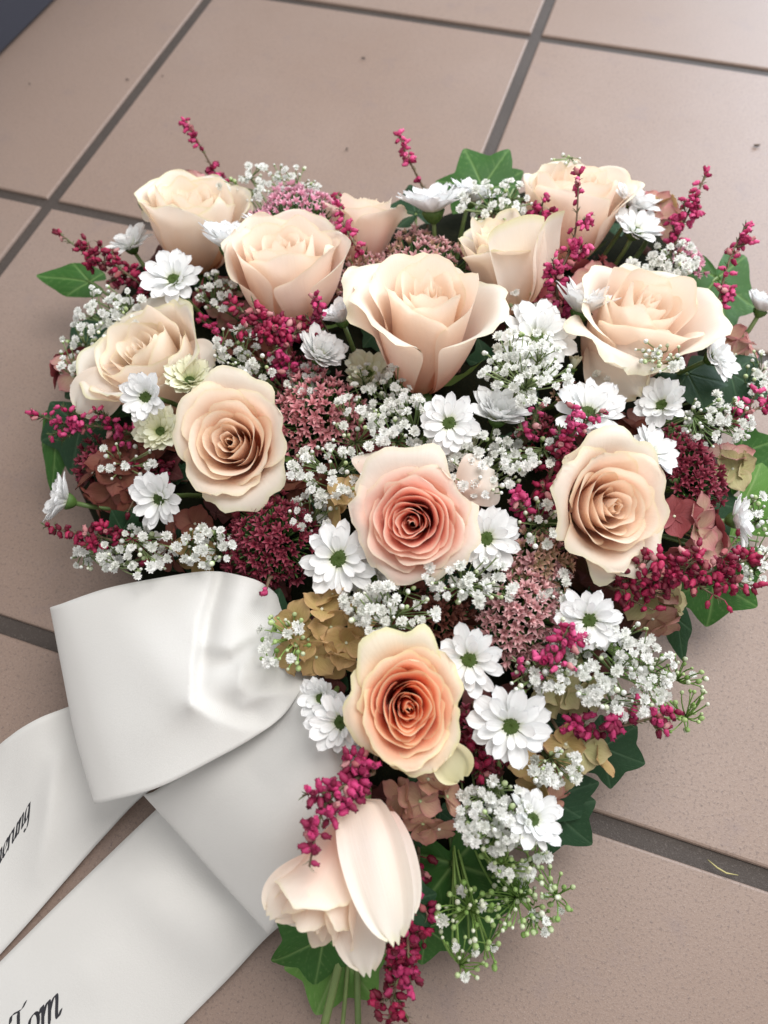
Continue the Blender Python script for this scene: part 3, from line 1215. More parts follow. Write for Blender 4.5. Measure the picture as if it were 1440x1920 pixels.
# crumbs lying on the floor
for k, (x, y, s, lab) in enumerate([
        (680, 111, 5, 'tiny dark crumb on the tile above the flowers, near the top of the photo'),
        (652, 281, 5, 'tiny dark crumb on the tile just above the pale rose at the back'),
        (1420, 272, 8, 'thin dark hooked crumb on the tile by the right edge'),
        (304, 143, 3, 'speck of dirt beside the left diagonal joint, further from it'),
        (238, 151, 4, 'speck of dirt left of the diagonal joint near the top'),
        (57, 158, 3, 'speck of dirt on the tile near the left edge, below the dark box')]):
    p = P(x, y, .0008)
    r = px2m(p, s)
    pts = [(math.cos(t) * r * .8, math.sin(t * 1.3) * r * .5, .0004 + .0006 * math.sin(t)) for t in (0, .6, 1.3, 2.0, 2.7)]
    o = bpy.data.objects.new('crumb', mesh('crumb', *tube(pts, [r * .1, r * .26, r * .3, r * .18, r * .06], 6), M['crumb']))
    COL.objects.link(o)
    o.location = p
    o.rotation_euler.z = k * 1.7
    o['label'], o['category'] = lab, 'crumb'
p = [P(1327, 1612, .0012), P(1345, 1627, .004), P(1362, 1637, .003), P(1384, 1641, .0012)]
o = bpy.data.objects.new('straw', mesh('straw', *tube([q - p[0] for q in p], [.0003, .0005, .0005, .0002], 5), M['straw']))
COL.objects.link(o)
o.location = p[0]
o['label'], o['category'] = 'thin bent yellow straw lying across the dark joint at lower right', 'straw'

# ------------------------------------------------------------------ heart base
OUT = [(640, 1720), (560, 1600), (470, 1420), (380, 1240), (290, 1110), (200, 1010), (150, 900), (150, 770), (190, 640), (260, 520),
       (370, 440), (500, 400), (640, 410), (760, 450), (880, 400), (1010, 370), (1140, 400), (1260, 470), (1340, 580), (1360, 720),
       (1340, 870), (1290, 1010), (1210, 1160), (1110, 1310), (1010, 1440), (900, 1560), (790, 1690), (710, 1750)]
root = thing('heart_base', 'dark green heart-shaped foam base with short greenery between the flowers', 'flower base', Matrix.Translation(P(770, 960, 0)), None)
rp = root.matrix_world.translation
V = []
NO = len(OUT)
rings = [(1.0, .004), (1.02, .02), (1.0, .038), (.9, .052), (.7, .064), (.45, .072), (.2, .076)]
for s, zz in rings:
    for (x, y) in OUT:
        c0 = P(HEART_MID[0], HEART_MID[1] - 40, .03)
        q = P(x, y, .03)
        w = c0.lerp(q, s)
        V.append((w.x - rp.x, w.y - rp.y, zz + .002 * math.sin(x * .3)))
F = grid_faces(NO, len(rings), True) + [tuple(range(NO))[::-1], tuple(range(NO * 6, NO * 7))]
part('foam', mesh('foam', V, F, M['foam']), root)


def inside(x, y, poly):
    c = False
    for i in range(len(poly)):
        x1, y1 = poly[i]
        x2, y2 = poly[i - 1]
        if (y1 > y) != (y2 > y) and x < (x2 - x1) * (y - y1) / (y2 - y1) + x1:
            c = not c
    return c


# ------------------------------------------------------------------ ribbon


def cr(p0, p1, p2, p3, t):
    return .5 * ((2 * p1) + (p2 - p0) * t + (2 * p0 - 5 * p1 + 4 * p2 - p3) * t * t + (3 * p1 - p0 - 3 * p2 + p3) * t ** 3)


def dense(rows, n):
    """Catmull-Rom through a list of arrays"""
    out = []
    m = len(rows)
    for i in range(m - 1):
        a = rows[i - 1] if i else 2 * rows[0] - rows[1]
        d_ = rows[i + 2] if i + 2 < m else 2 * rows[-1] - rows[-2]
        for k in range(n):
            out.append(cr(a, rows[i], rows[i + 1], d_, k / n))
    out.append(rows[-1])
    return out


def ribbon_patch(name, ctrl, root, nsub=10, ridges=(), label=None):
    """ctrl: rows along the ribbon, each a list of (px,py,z) across it. ridges: (polyline px, height m, width px, power)"""
    G_ = np.array([[list(P(*q)) for q in row] for row in ctrl])
    rows = dense([G_[i] for i in range(len(G_))], nsub)
    G2 = np.array(rows)
    cols = dense([G2[:, i] for i in range(G2.shape[1])], nsub)
    G3 = np.array(cols).transpose(1, 0, 2)
    nr, nc = G3.shape[:2]
    pts = G3.reshape(-1, 3)
    q = (pts - CAM) @ RC.T
    uv = q[:, :2] / q[:, 2:] * F_PX + [720, 960]
    disp = np.zeros(len(pts))
    for line, hgt, wd, pw in ridges:
        best = np.full(len(pts), 1e9)
        L_ = [math.dist(line[i][:2], line[i + 1][:2]) for i in range(len(line) - 1)]
        fade = np.zeros(len(pts))
        for i in range(len(line) - 1):
            a_, b_ = np.array(line[i][:2], float), np.array(line[i + 1][:2], float)
            t = np.clip(((uv - a_) @ (b_ - a_)) / ((b_ - a_) @ (b_ - a_)), 0, 1)
            dd = np.linalg.norm(uv - (a_ + t[:, None] * (b_ - a_)), axis=1)
            h0 = line[i][2] if len(line[i]) > 2 else 1
            h1 = line[i + 1][2] if len(line[i + 1]) > 2 else 1
            m_ = dd < best
            best = np.where(m_, dd, best)
            fade = np.where(m_, h0 + (h1 - h0) * t, fade)
        disp += hgt * fade * np.exp(-(best / wd) ** pw)
    ray = pts - CAM
    ray /= np.linalg.norm(ray, axis=1)[:, None]
    pts = pts - ray * disp[:, None]
    org = np.array(root.matrix_world.translation)
    me = mesh(name, pts - org, grid_faces(nc, nr), M['ribbon'])
    o = part(name, me, root, label=label)
    so = o.modifiers.new('thickness', 'SOLIDIFY')
    so.thickness = .0004
    return o, pts, grid_faces(nc, nr)


bow = thing('ribbon_bow', 'wide white satin mourning ribbon with loops and printed tails at lower left', 'ribbon', Matrix.Translation(P(520, 1270, .06)), None)
# upper loop: folded edge on the left, gathered into the flowers on the right
loop_ctrl = [
    [(420, 1150, .040), (430, 1230, .040), (440, 1310, .038), (440, 1380, .036)],
    [(260, 1145, .036), (280, 1250, .036), (300, 1360, .036), (330, 1440, .036)],
    [(130, 1150, .040), (160, 1260, .040), (190, 1370, .040), (220, 1475, .040)],
    [(94, 1141, .056), (117, 1262, .056), (142, 1386, .056), (176, 1505, .056)],
    [(118, 1131, .072), (150, 1255, .074), (178, 1372, .074), (216, 1499, .070)],
    [(200, 1103, .084), (232, 1230, .088), (262, 1350, .086), (300, 1475, .080)],
    [(300, 1083, .092), (325, 1205, .096), (355, 1320, .094), (400, 1425, .086)],
    [(390, 1071, .098), (400, 1175, .098), (420, 1290, .096), (470, 1386, .088)],
    [(455, 1080, .100), (465, 1165, .094), (480, 1275, .094), (530, 1342, .090)],
    [(500, 1098, .094), (520, 1170, .084), (542, 1240, .090), (566, 1292, .090)],
    [(545, 1140, .076), (565, 1185, .074), (582, 1230, .078), (596, 1258, .080)],
    [(590, 1170, .056), (605, 1195, .058), (620, 1215, .060), (630, 1230, .062)],
]
ridg = [
    ([(358, 1322, 1), (360, 1250, .9), (368, 1170, .7), (396, 1075, .4)], .0050, 16, 1.1),
    ([(372, 1300, .4), (382, 1220, 1), (394, 1150, 1), (416, 1080, .8)], -.0090, 22, 1.5),
    ([(425, 1195, .6), (444, 1120, 1), (456, 1080, .6)], .0030, 30, 2),
    ([(381, 1211, .6), (430, 1216, 1), (462, 1196, .8), (505, 1178, .4)], .0034, 18, 1.4),
    ([(395, 1240, .7), (440, 1242, 1), (472, 1218, 1), (515, 1200, .5)], -.0050, 20, 1.6),
    ([(358, 1320, 1), (395, 1345, .8), (450, 1366, .6), (510, 1366, .3)], .0038, 20, 1.2),
    ([(385, 1310, .3), (430, 1325, 1), (475, 1335, .8)], -.0060, 30, 1.8),
    ([(448, 1290, .8), (450, 1250, 1), (470, 1225, 1), (515, 1212, .6)], .0045, 18, 1.4),
    ([(458, 1322, .8), (490, 1305, 1), (535, 1298, .5)], .0040, 18, 1.4),
    ([(230, 1150, .4), (290, 1230, .8), (345, 1310, 1)], .0022, 46, 2),
    ([(330, 1335, .5), (290, 1370, .4), (240, 1400, 0)], .0018, 30, 2),
]
ribbon_patch('loop', loop_ctrl, bow, nsub=16, ridges=ridg, label='big upper loop folded over at its left edge')
# lower loop, opening toward the bottom
loop2 = [
    [(420, 1440, .030), (460, 1480, .030), (500, 1530, .030), (540, 1590, .030)],
    [(330, 1500, .026), (390, 1570, .026), (450, 1640, .026), (520, 1710, .026)],
    [(270, 1492, .034), (345, 1575, .034), (420, 1660, .034), (503, 1752, .034)],
    [(292, 1482, .046), (365, 1558, .046), (440, 1640, .047), (522, 1716, .046)],
    [(360, 1435, .064), (430, 1505, .068), (500, 1585, .070), (562, 1640, .066)],
    [(440, 1390, .074), (500, 1455, .082), (555, 1520, .084), (604, 1580, .080)],
    [(500, 1330, .080), (555, 1385, .090), (602, 1440, .094), (640, 1520, .088)],
    [(545, 1270, .084), (590, 1320, .096), (622, 1380, .098), (655, 1450, .088)],
    [(580, 1230, .070), (620, 1290, .074), (650, 1350, .074), (680, 1410, .070)],
]
ribbon_patch('loop', loop2, bow, ridges=[
    ([(500, 1360, .5), (470, 1450, 1), (400, 1520, .5)], -.0035, 50, 2),
    ([(590, 1350, 1), (570, 1450, .8), (520, 1560, .3)], .003, 36, 2)], label='lower loop running down to the bottom rose')
# tails on the floor
tail1 = [
    [(440, 1400, .034), (500, 1470, .036), (570, 1540, .036), (620, 1620, .034)],
    [(360, 1455, .022), (440, 1540, .026), (510, 1620, .028), (580, 1690, .022)],
    [(294, 1517, .012), (370, 1590, .018), (440, 1680, .020), (503, 1755, .008)],
    [(200, 1607, .007), (280, 1680, .010), (355, 1765, .009), (425, 1838, .004)],
    [(100, 1704, .005), (180, 1775, .009), (255, 1855, .006), (332, 1932, .003)],
    [(0, 1804, .004), (75, 1880, .007), (150, 1960, .005), (225, 2040, .002)],
    [(-120, 1925, .003), (-50, 2000, .004), (25, 2080, .004), (105, 2165, .002)],
    [(-260, 2065, .002), (-190, 2140, .003), (-115, 2220, .003), (-35, 2305, .002)],
]
_, t1p, t1f = ribbon_patch('tail', tail1, bow, ridges=[
    ([(310, 1570, .4), (420, 1650, 1), (470, 1720, .5)], -.007, 44, 2), ([(240, 1640, .5), (300, 1700, 1), (400, 1790, .6)], .006, 50, 2), ([(60, 1850, .5), (160, 1820, 1), (230, 1760, .3)], .003, 60, 2)],
    label='lower printed tail running out at the bottom left')
tail2 = [
    [(440, 1290, .038), (420, 1340, .038), (410, 1390, .036), (400, 1430, .034)],
    [(300, 1285, .030), (290, 1345, .030), (300, 1410, .030), (330, 1455, .026)],
    [(190, 1298, .030), (190, 1390, .026), (215, 1470, .020), (268, 1492, .010)],
    [(128, 1325, .036), (112, 1440, .026), (130, 1540, .018), (195, 1568, .006)],
    [(72, 1347, .040), (62, 1480, .022), (75, 1600, .014), (125, 1648, .005)],
    [(22, 1378, .036), (8, 1510, .016), (15, 1640, .010), (60, 1723, .004)],
    [(-20, 1420, .026), (-50, 1550, .012), (-50, 1700, .008), (0, 1790, .003)],
    [(-100, 1540, .010), (-130, 1650, .006), (-130, 1780, .004), (-70, 1868, .003)],
    [(-260, 1700, .004), (-270, 1800, .003), (-265, 1900, .003), (-210, 2010, .003)],
]
_, t2p, t2f = ribbon_patch('tail', tail2, bow, ridges=[([(104, 1432, .7), (94, 1500, 1), (84, 1570, .7), (70, 1640, .3)], .0055, 22, 1.6)],
                           label='upper printed tail at the left edge')

# printed calligraphy: a broad nib drawn along strokes
GL = {
    'e': (.44, [[(.06, .22), (.22, .24), (.40, .36), (.36, .50), (.22, .48), (.08, .34), (.05, .14), (.16, .01), (.30, .04), (.42, .14)]]),
    'r': (.40, [[(.02, .38), (.10, .49), (.14, .44), (.06, .0)], [(.10, .26), (.20, .42), (.30, .50), (.38, .46)]]),
    'u': (.54, [[(.0, .40), (.10, .50), (.13, .42), (.06, .10), (.14, .01), (.26, .08), (.40, .30)], [(.46, .50), (.38, .10), (.44, .01), (.54, .10)]]),
    'n': (.56, [[(.02, .38), (.10, .49), (.14, .44), (.05, .0)], [(.09, .22), (.24, .42), (.38, .50), (.44, .42), (.36, .08), (.42, .0), (.54, .10)]]),
    'g': (.50, [[(.44, .44), (.30, .50), (.14, .42), (.06, .20), (.12, .03), (.26, .08), (.40, .28), (.46, .48), (.38, .0), (.28, -.24), (.10, -.28), (.0, -.18)]]),
    'i': (.28, [[(.02, .38), (.10, .50), (.13, .42), (.06, .08), (.12, .0), (.24, .10)], [(.17, .68), (.19, .71)]]),
    'T': (.66, [[(.08, .68), (.16, .82), (.36, .80), (.56, .78), (.74, .88)], [(.42, .78), (.36, .50), (.26, .14), (.14, .0), (.04, .04)]]),
    'o': (.50, [[(.30, .49), (.14, .42), (.05, .20), (.12, .02), (.26, .03), (.42, .22), (.43, .42), (.30, .49), (.20, .44)]]),
    'm': (.86, [[(.02, .38), (.10, .49), (.14, .44), (.05, .0)], [(.09, .22), (.24, .42), (.36, .50), (.40, .42), (.31, .0)],
                [(.35, .22), (.50, .42), (.64, .50), (.69, .42), (.61, .08), (.67, .0), (.80, .12)]]),
}


def letters(word, org, ex, ey, pts, faces, root, nib=(.055, .040)):
    """org: pixel of the baseline start; ex, ey: pixel vectors of one em to the right and up"""
    bv = BVHTree.FromPolygons([Vector(p) for p in pts], faces)
    rt_ = root.matrix_world.translation
    x0 = 0
    for ch in word:
        adv, strokes = GL[ch]
        parts = []
        for st in strokes:
            arr = [np.array(p) for p in st]
            fine = dense(arr, 6)
            V, F = [], []
            for k, p in enumerate(fine):
                e = .55 if k in (0, len(fine) - 1) else 1
                for s in (-1, 1):
                    gx, gy = x0 + p[0] + s * nib[0] * e * .5 + .16 * p[1] * 0, p[1] + s * nib[1] * e * .5
                    X = org[0] + ex[0] * gx + ey[0] * gy
                    Y = org[1] + ex[1] * gx + ey[1] * gy
                    d_ = (P(X, Y, 0) - Vector(CAM)).normalized()
                    hit = bv.ray_cast(Vector(CAM), d_)
                    q_ = (hit[0] if hit[0] is not None else P(X, Y, .005)) - d_ * .0006
                    V.append(q_ - rt_)
            for k in range(len(fine) - 1):
                F.append((2 * k, 2 * k + 1, 2 * k + 3, 2 * k + 2))
            parts.append((V, F))
        v, f = join(parts)
        part('letter', mesh('letter', v, f, M['ink'], smooth=False), root)
        x0 += adv


letters('nerung', (-7, 1630), (21, -33.5), (1, -52), t2p, t2f, bow, nib=(.17, .03))
letters('Tom', (22, 1980), (48, -40), (-10, -84), t1p, t1f, bow, nib=(.13, .015))

# ------------------------------------------------------------------ roses
cs = rose('cream rose seen from the side at the upper left corner of the heart', 366, 374, 112, (.14, .72, .68), .118, M['rose_cream'], 11, Hk=1.42, flare=.26, N=22, wave=.042, belly=.25, outer=(160, 20, 90))
rose('pale pink rose above two white chrysanthemums, left of the big central rose', 530, 462, 128, (-.04, .70, .70), .140, M['rose_pale'], 12, Hk=1.45, flare=.26, N=20, wave=.042, belly=.28, outer=(172, 5, 90))
rose('half hidden pale rose at the back between the pink stonecrop and white chrysanthemums', 682, 386, 86, (.05, .93, .36), .108, M['rose_pale'], 13, N=16, Hk=1.5, flare=.25)
rose('largest rose, pale with a pink underside, upright at the centre of the heart', 805, 548, 154, (.03, .66, .76), .158, M['rose_pale'], 14, N=16, Hk=1.68, flare=.38, power=1.25, sink=.10, belly=.08, outer=(98, 196, -14, 150))
rose('narrow cream rose behind the right shoulder of the biggest rose', 932, 444, 78, (-.22, .72, .66), .138, M['rose_cream'], 15, N=18, Hk=2.3, flare=.22,
     extra=[(-35, 48, 2.6, 22, .12, .35), (-70, 50, 2.7, 12, .12, .15)])
rose('pale rose at the back behind tall heather sprigs, upper right', 1082, 346, 114, (.05, .76, .64), .124, M['rose_pale'], 16, Hk=1.5, N=22, flare=.28, wave=.042, belly=.22, outer=(175, 0, 85))
rr = rose('large pale peach rose at the right with ruffled lower petals', 1216, 570, 148, (.16, .55, .82), .138, M['rose_pale'], 17, N=17, Hk=1.58, flare=.36, belly=.12, outer=(165, 45, -20, 240))
yc = rose('yellow cream rose tilted to the left near the left edge', 262, 655, 132, (-.30, .48, .82), .120, M['rose_cream'], 18, Hk=1.5, N=21, flare=.30, belly=.22, outer=(20, 200, 110))
rose('round peach rose facing up, left of the rose-pink stonecrop', 428, 826, 126, (-.05, .06, 1), .140, M['rose_soft'], 19, N=22, stretch=1.06, Hk=1.3, flare=.42, power=1.25, core=.03)
op = rose('open peach rose with a coral centre in the middle of the heart', 772, 980, 124, (-.16, -.04, 1), .145, M['rose_peach'], 20, N=30, Hk=1.2, flare=.42, power=1.15, core=.03, sink=.0, wave=.042)
rose('peach rose with an off-centre swirl at the right, above the long dark heather', 1154, 950, 130, (.14, .02, 1), .135, M['rose_soft'], 25, N=22, stretch=1.07, Hk=1.35, flare=.40, power=1.25, core=.03)
og = rose('yellow-edged rose with a bright orange swirled centre, lowest one facing up', 766, 1328, 117, (.06, .10, 1), .135, M['rose_orange'], 22, N=30, Hk=1.2, flare=.42, power=1.15, core=.03, sink=.0, wave=.042, stretch=1.12)
hang = rose('pale pink rose hanging toward the bottom with one long loose petal', 588, 1716, 98, (-.40, -.70, .55), .098, M['rose_pale'], 23, N=18, Hk=2.3, flare=.34, belly=.18)
loose_petal(hang, (715, 1520, .108), (770, 1725, .100), 84, M['rose_pale'], 17, bulge=.15, curl=.2, face=(.6, 0), bw=.6, wide=.4)
loose_petal(hang, (668, 1500, .116), (742, 1770, .110), 120, M['rose_cream'], 5, bulge=.07, curl=.35, face=(.25, .1), bw=.70, wide=.38)
loose_petal(hang, (640, 1570, .104), (690, 1828, .088), 100, M['rose_pale'], 6, bulge=.16, curl=.3)
loose_petal(hang, (600, 1600, .104), (505, 1720, .098), 90, M['rose_pale'], 18, bulge=.16, curl=.4, face=(-.3, 0))
loose_petal(og, (815, 1385, .118), (866, 1462, .110), 78, M['petal_green'], 7, bulge=.10, curl=.8, face=(.5, -.4))
loose_petal(og, (850, 1270, .118), (882, 1215, .118), 80, M['petal_green'], 8, bulge=.15, curl=.3)
loose_petal(rr, (1110, 640, .118), (1205, 742, .118), 120, M['rose_cream'], 9, bulge=.25, curl=.4, face=(-.3, -.2))
loose_petal(yc, (240, 690, .112), (148, 778, .100), 96, M['rose_cream'], 10, bulge=.2, curl=.3)
loose_petal(yc, (330, 660, .110), (402, 690, .104), 86, M['rose_cream'], 11, bulge=.2, curl=.1)
loose_petal(cs, (330, 400, .105), (268, 388, .104), 60, M['rose_cream'], 12, bulge=.15, curl=.3)
loose_petal(op, (860, 925, .128), (925, 885, .128), 110, M['rose_peach'], 13, bulge=.2, curl=.1)
loose_petal(op, (700, 900, .128), (705, 850, .126), 90, M['rose_peach'], 14, bulge=.2, curl=.1)

# ------------------------------------------------------------------ chrysanthemums
CH = [
    ('white chrysanthemum at the far left behind the dark red heather', 243, 458, 52, (-.3, .6, .6), .095, .3),
    ('white chrysanthemum below the cream rose at upper left, turned to the viewer', 325, 522, 62, (-.05, .30, 1), .120, .30),
    ('white chrysanthemum seen from the side between the two upper left roses', 430, 458, 60, (.1, .85, .6), .118, .7),
    ('small white chrysanthemum peeping over the second rose from the left', 492, 428, 38, (.2, .7, .5), .115, .5),
    ('white chrysanthemum seen from the side, left below the biggest rose', 600, 665, 54, (.35, .45, .7), .120, .6),
    ('white chrysanthemum tucked against the left petals of the biggest rose', 640, 597, 42, (-.3, .7, .5), .120, .7),
    ('full white chrysanthemum at the back, right of the half hidden pale rose', 812, 388, 66, (-.1, .8, .55), .120, .55),
    ('white chrysanthemum at the back below the pointed ivy leaf', 880, 372, 46, (.2, .8, .5), .115, .6),
    ('upper white chrysanthemum right of the back rose', 1190, 385, 46, (.3, .7, .6), .112, .5),
    ('white chrysanthemum right of the back rose, lower of the pair', 1192, 430, 58, (.15, .55, .8), .112, .4),
    ('white chrysanthemum seen from the side left of the large right rose', 1092, 578, 62, (.15, .85, .5), .130, .75),
    ('white chrysanthemum with green centre behind baby\'s breath, right of the biggest rose', 1008, 632, 76, (-.05, .25, 1), .130, .25),
    ('white chrysanthemum with dark green centre just below the biggest rose', 842, 793, 60, (-.05, .10, 1), .145, .15),
    ('white chrysanthemum seen from above its rim, right of the one under the biggest rose', 935, 778, 60, (.1, .70, .7), .130, .6),
    ('broad white chrysanthemum under the large right rose, crossed by heather', 1103, 772, 78, (.05, .50, .85), .130, .35),
    ('white chrysanthemum with few wide petals right of the broad one', 1240, 758, 56, (-.45, .30, .8), .120, .45),
    ('white chrysanthemum tucked behind the right-hand rose above the red stonecrop', 1222, 848, 58, (.4, .45, .75), .115, .3),
    ('white chrysanthemum at the right under the rim of the large right rose', 1342, 668, 60, (.55, .25, .7), .110, .3),
    ('white chrysanthemum cut by the right edge of the photo', 1428, 578, 40, (.2, .8, .5), .085, .7),
    ('white chrysanthemum at the right edge facing outward beside ivy', 1382, 975, 56, (.75, .1, .5), .095, .35),
    ('white chrysanthemum hanging on the left lower edge of the yellow cream rose', 272, 745, 56, (-.15, -.10, .9), .135, .45),
    ('pale greenish chrysanthemum between the yellow cream rose and the round peach rose', 355, 712, 46, (.1, .5, .8), .120, .5),
    ('small shaded chrysanthemum left of the round peach rose', 300, 808, 44, (-.1, .2, .9), .110, .5),
    ('white chrysanthemum left below the round peach rose', 296, 936, 60, (-.35, -.15, .9), .115, .35),
    ('white chrysanthemum standing sideways at the left edge of the heart', 120, 938, 50, (-.80, .25, .45), .085, .5),
    ('white chrysanthemum with green centre left of the open coral-centred rose', 634, 1048, 76, (.0, .05, 1), .125, .15),
    ('white chrysanthemum with green centre right of the open coral-centred rose', 912, 1010, 68, (.0, .12, 1), .128, .20),
    ('white chrysanthemum with green centre below the right-hand rose', 1105, 1163, 64, (.0, .08, 1), .118, .15),
    ('white chrysanthemum with green centre touching the orange-centred rose', 880, 1238, 70, (-.05, .10, 1), .125, .20),
    ('large white chrysanthemum with dark green centre right of the orange-centred rose', 958, 1362, 80, (-.08, .12, 1), .115, .18),
    ('lowest white chrysanthemum on dark ivy, seen from the side', 1000, 1535, 66, (.35, .55, .75), .095, .35),
    ('bluish shaded chrysanthemum between the ribbon and the orange-centred rose', 638, 1355, 68, (-.25, .25, .9), .112, .45),
    ('pale shaded chrysanthemum half under the ribbon beside tan hydrangea', 600, 1310, 42, (-.3, .2, .9), .104, .5),
    ('small chrysanthemum petals showing behind the lower left of the open coral-centred rose', 700, 1085, 44, (-.2, -.2, .8), .110, .5),
    ('faint shaded chrysanthemum deep under the left side of the biggest rose', 690, 700, 50, (0, .4, .9), .092, .4),
]
for i, (lab, x, y, r, ax, z, cup) in enumerate(CH):
    side = ax[2] < .72
    chrys(lab, x, y, r, ax, z, i + 1, cup=cup, full=side or cup > .5, disc=.0 if (side and cup > .45) else .23,
          n=(14, 12, 9) if cup >= .5 else (12, 10, 6),
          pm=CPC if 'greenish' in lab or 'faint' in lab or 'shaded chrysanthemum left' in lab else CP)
for lab, x, y, r, ax, z in [
        ('closed green and white chrysanthemum bud beneath the side-on chrysanthemum right of centre', 1075, 688, 24, (.1, .9, .5), .118),
        ('pale green chrysanthemum bud below the two blooms under the biggest rose', 886, 836, 24, (-.2, .5, .8), .118)]:
    chrys(lab, x, y, r, ax, z, 90, n=(10, 9, 8), cup=1.25, disc=0, pm=CPC, full=True, name='chrysanthemum_bud')

# ------------------------------------------------------------------ stonecrop
for a in [
    ('bright pink stonecrop head at the back between the two upper left roses and baby\'s breath', 556, 372, 84, (0, .65, .8), .122, 'sedum_pink', 135, 1, dict(ell=1.0)),
    ('wide dusty pink stonecrop head behind the biggest rose', 800, 468, 96, (.05, .6, .8), .118, 'sedum_dusty', 150, 2, dict(mats2='sedum_green')),
    ('dusty pink stonecrop strip between the second rose and the biggest rose', 682, 510, 56, (-.3, .4, .8), .112, 'sedum_dusty', 66, 3, dict(mats2='sedum_green')),
    ('rose-pink stonecrop head between the round peach rose and the baby\'s breath', 592, 765, 84, (.05, .2, 1), .115, 'sedum_rose', 135, 4, {}),
    ('large burgundy stonecrop head above the ribbon', 500, 1012, 90, (-.05, .1, 1), .110, 'sedum_dark', 160, 5, {}),
    ('dusty red stonecrop head above the large lower chrysanthemum', 985, 1160, 84, (0, .1, 1), .112, 'sedum_dusty', 140, 6, {}),
    ('greenish pink stonecrop head left of the right-hand rose', 1015, 1048, 62, (.1, .2, 1), .112, 'sedum_green', 80, 7, dict(mats2='sedum_dusty')),
    ('upper dark red stonecrop head at the right', 1290, 848, 52, (.2, .3, .9), .108, 'sedum_dark', 62, 8, {}),
    ('dark red stonecrop head at the right above burgundy hydrangea', 1325, 905, 56, (.3, .1, .9), .105, 'sedum_dark', 70, 9, {}),
    ('small pink stonecrop head at the upper right behind baby\'s breath', 1300, 478, 34, (.5, .5, .7), .095, 'sedum_pink', 34, 10, {}),
    ('brown stonecrop head in the gap above the orange-centred rose', 830, 1148, 52, (0, .2, 1), .098, 'sedum_brown', 62, 11, {}),
    ('dark burgundy stonecrop head hidden beside the large lower chrysanthemum', 892, 1400, 58, (0, .0, 1), .088, 'sedum_dark', 66, 12, {}),
    ('purple stonecrop head in the shade at the left edge', 165, 862, 40, (-.4, .2, .9), .078, 'sedum_dark', 36, 13, {}),
    ('small greenish stonecrop head between the broad chrysanthemum and the bud', 1072, 735, 30, (0, .5, .8), .104, 'sedum_green', 22, 14, {}),
    ('deep red stonecrop in the gap left of the biggest rose\'s foot', 560, 700, 46, (0, .3, .9), .092, 'sedum_dark', 50, 15, {}),
    ('burgundy stonecrop in the gap under the broad right chrysanthemum', 1020, 820, 52, (0, .2, 1), .090, 'sedum_dark', 55, 16, {}),
]:
    sedum(*a[:9], **a[9])

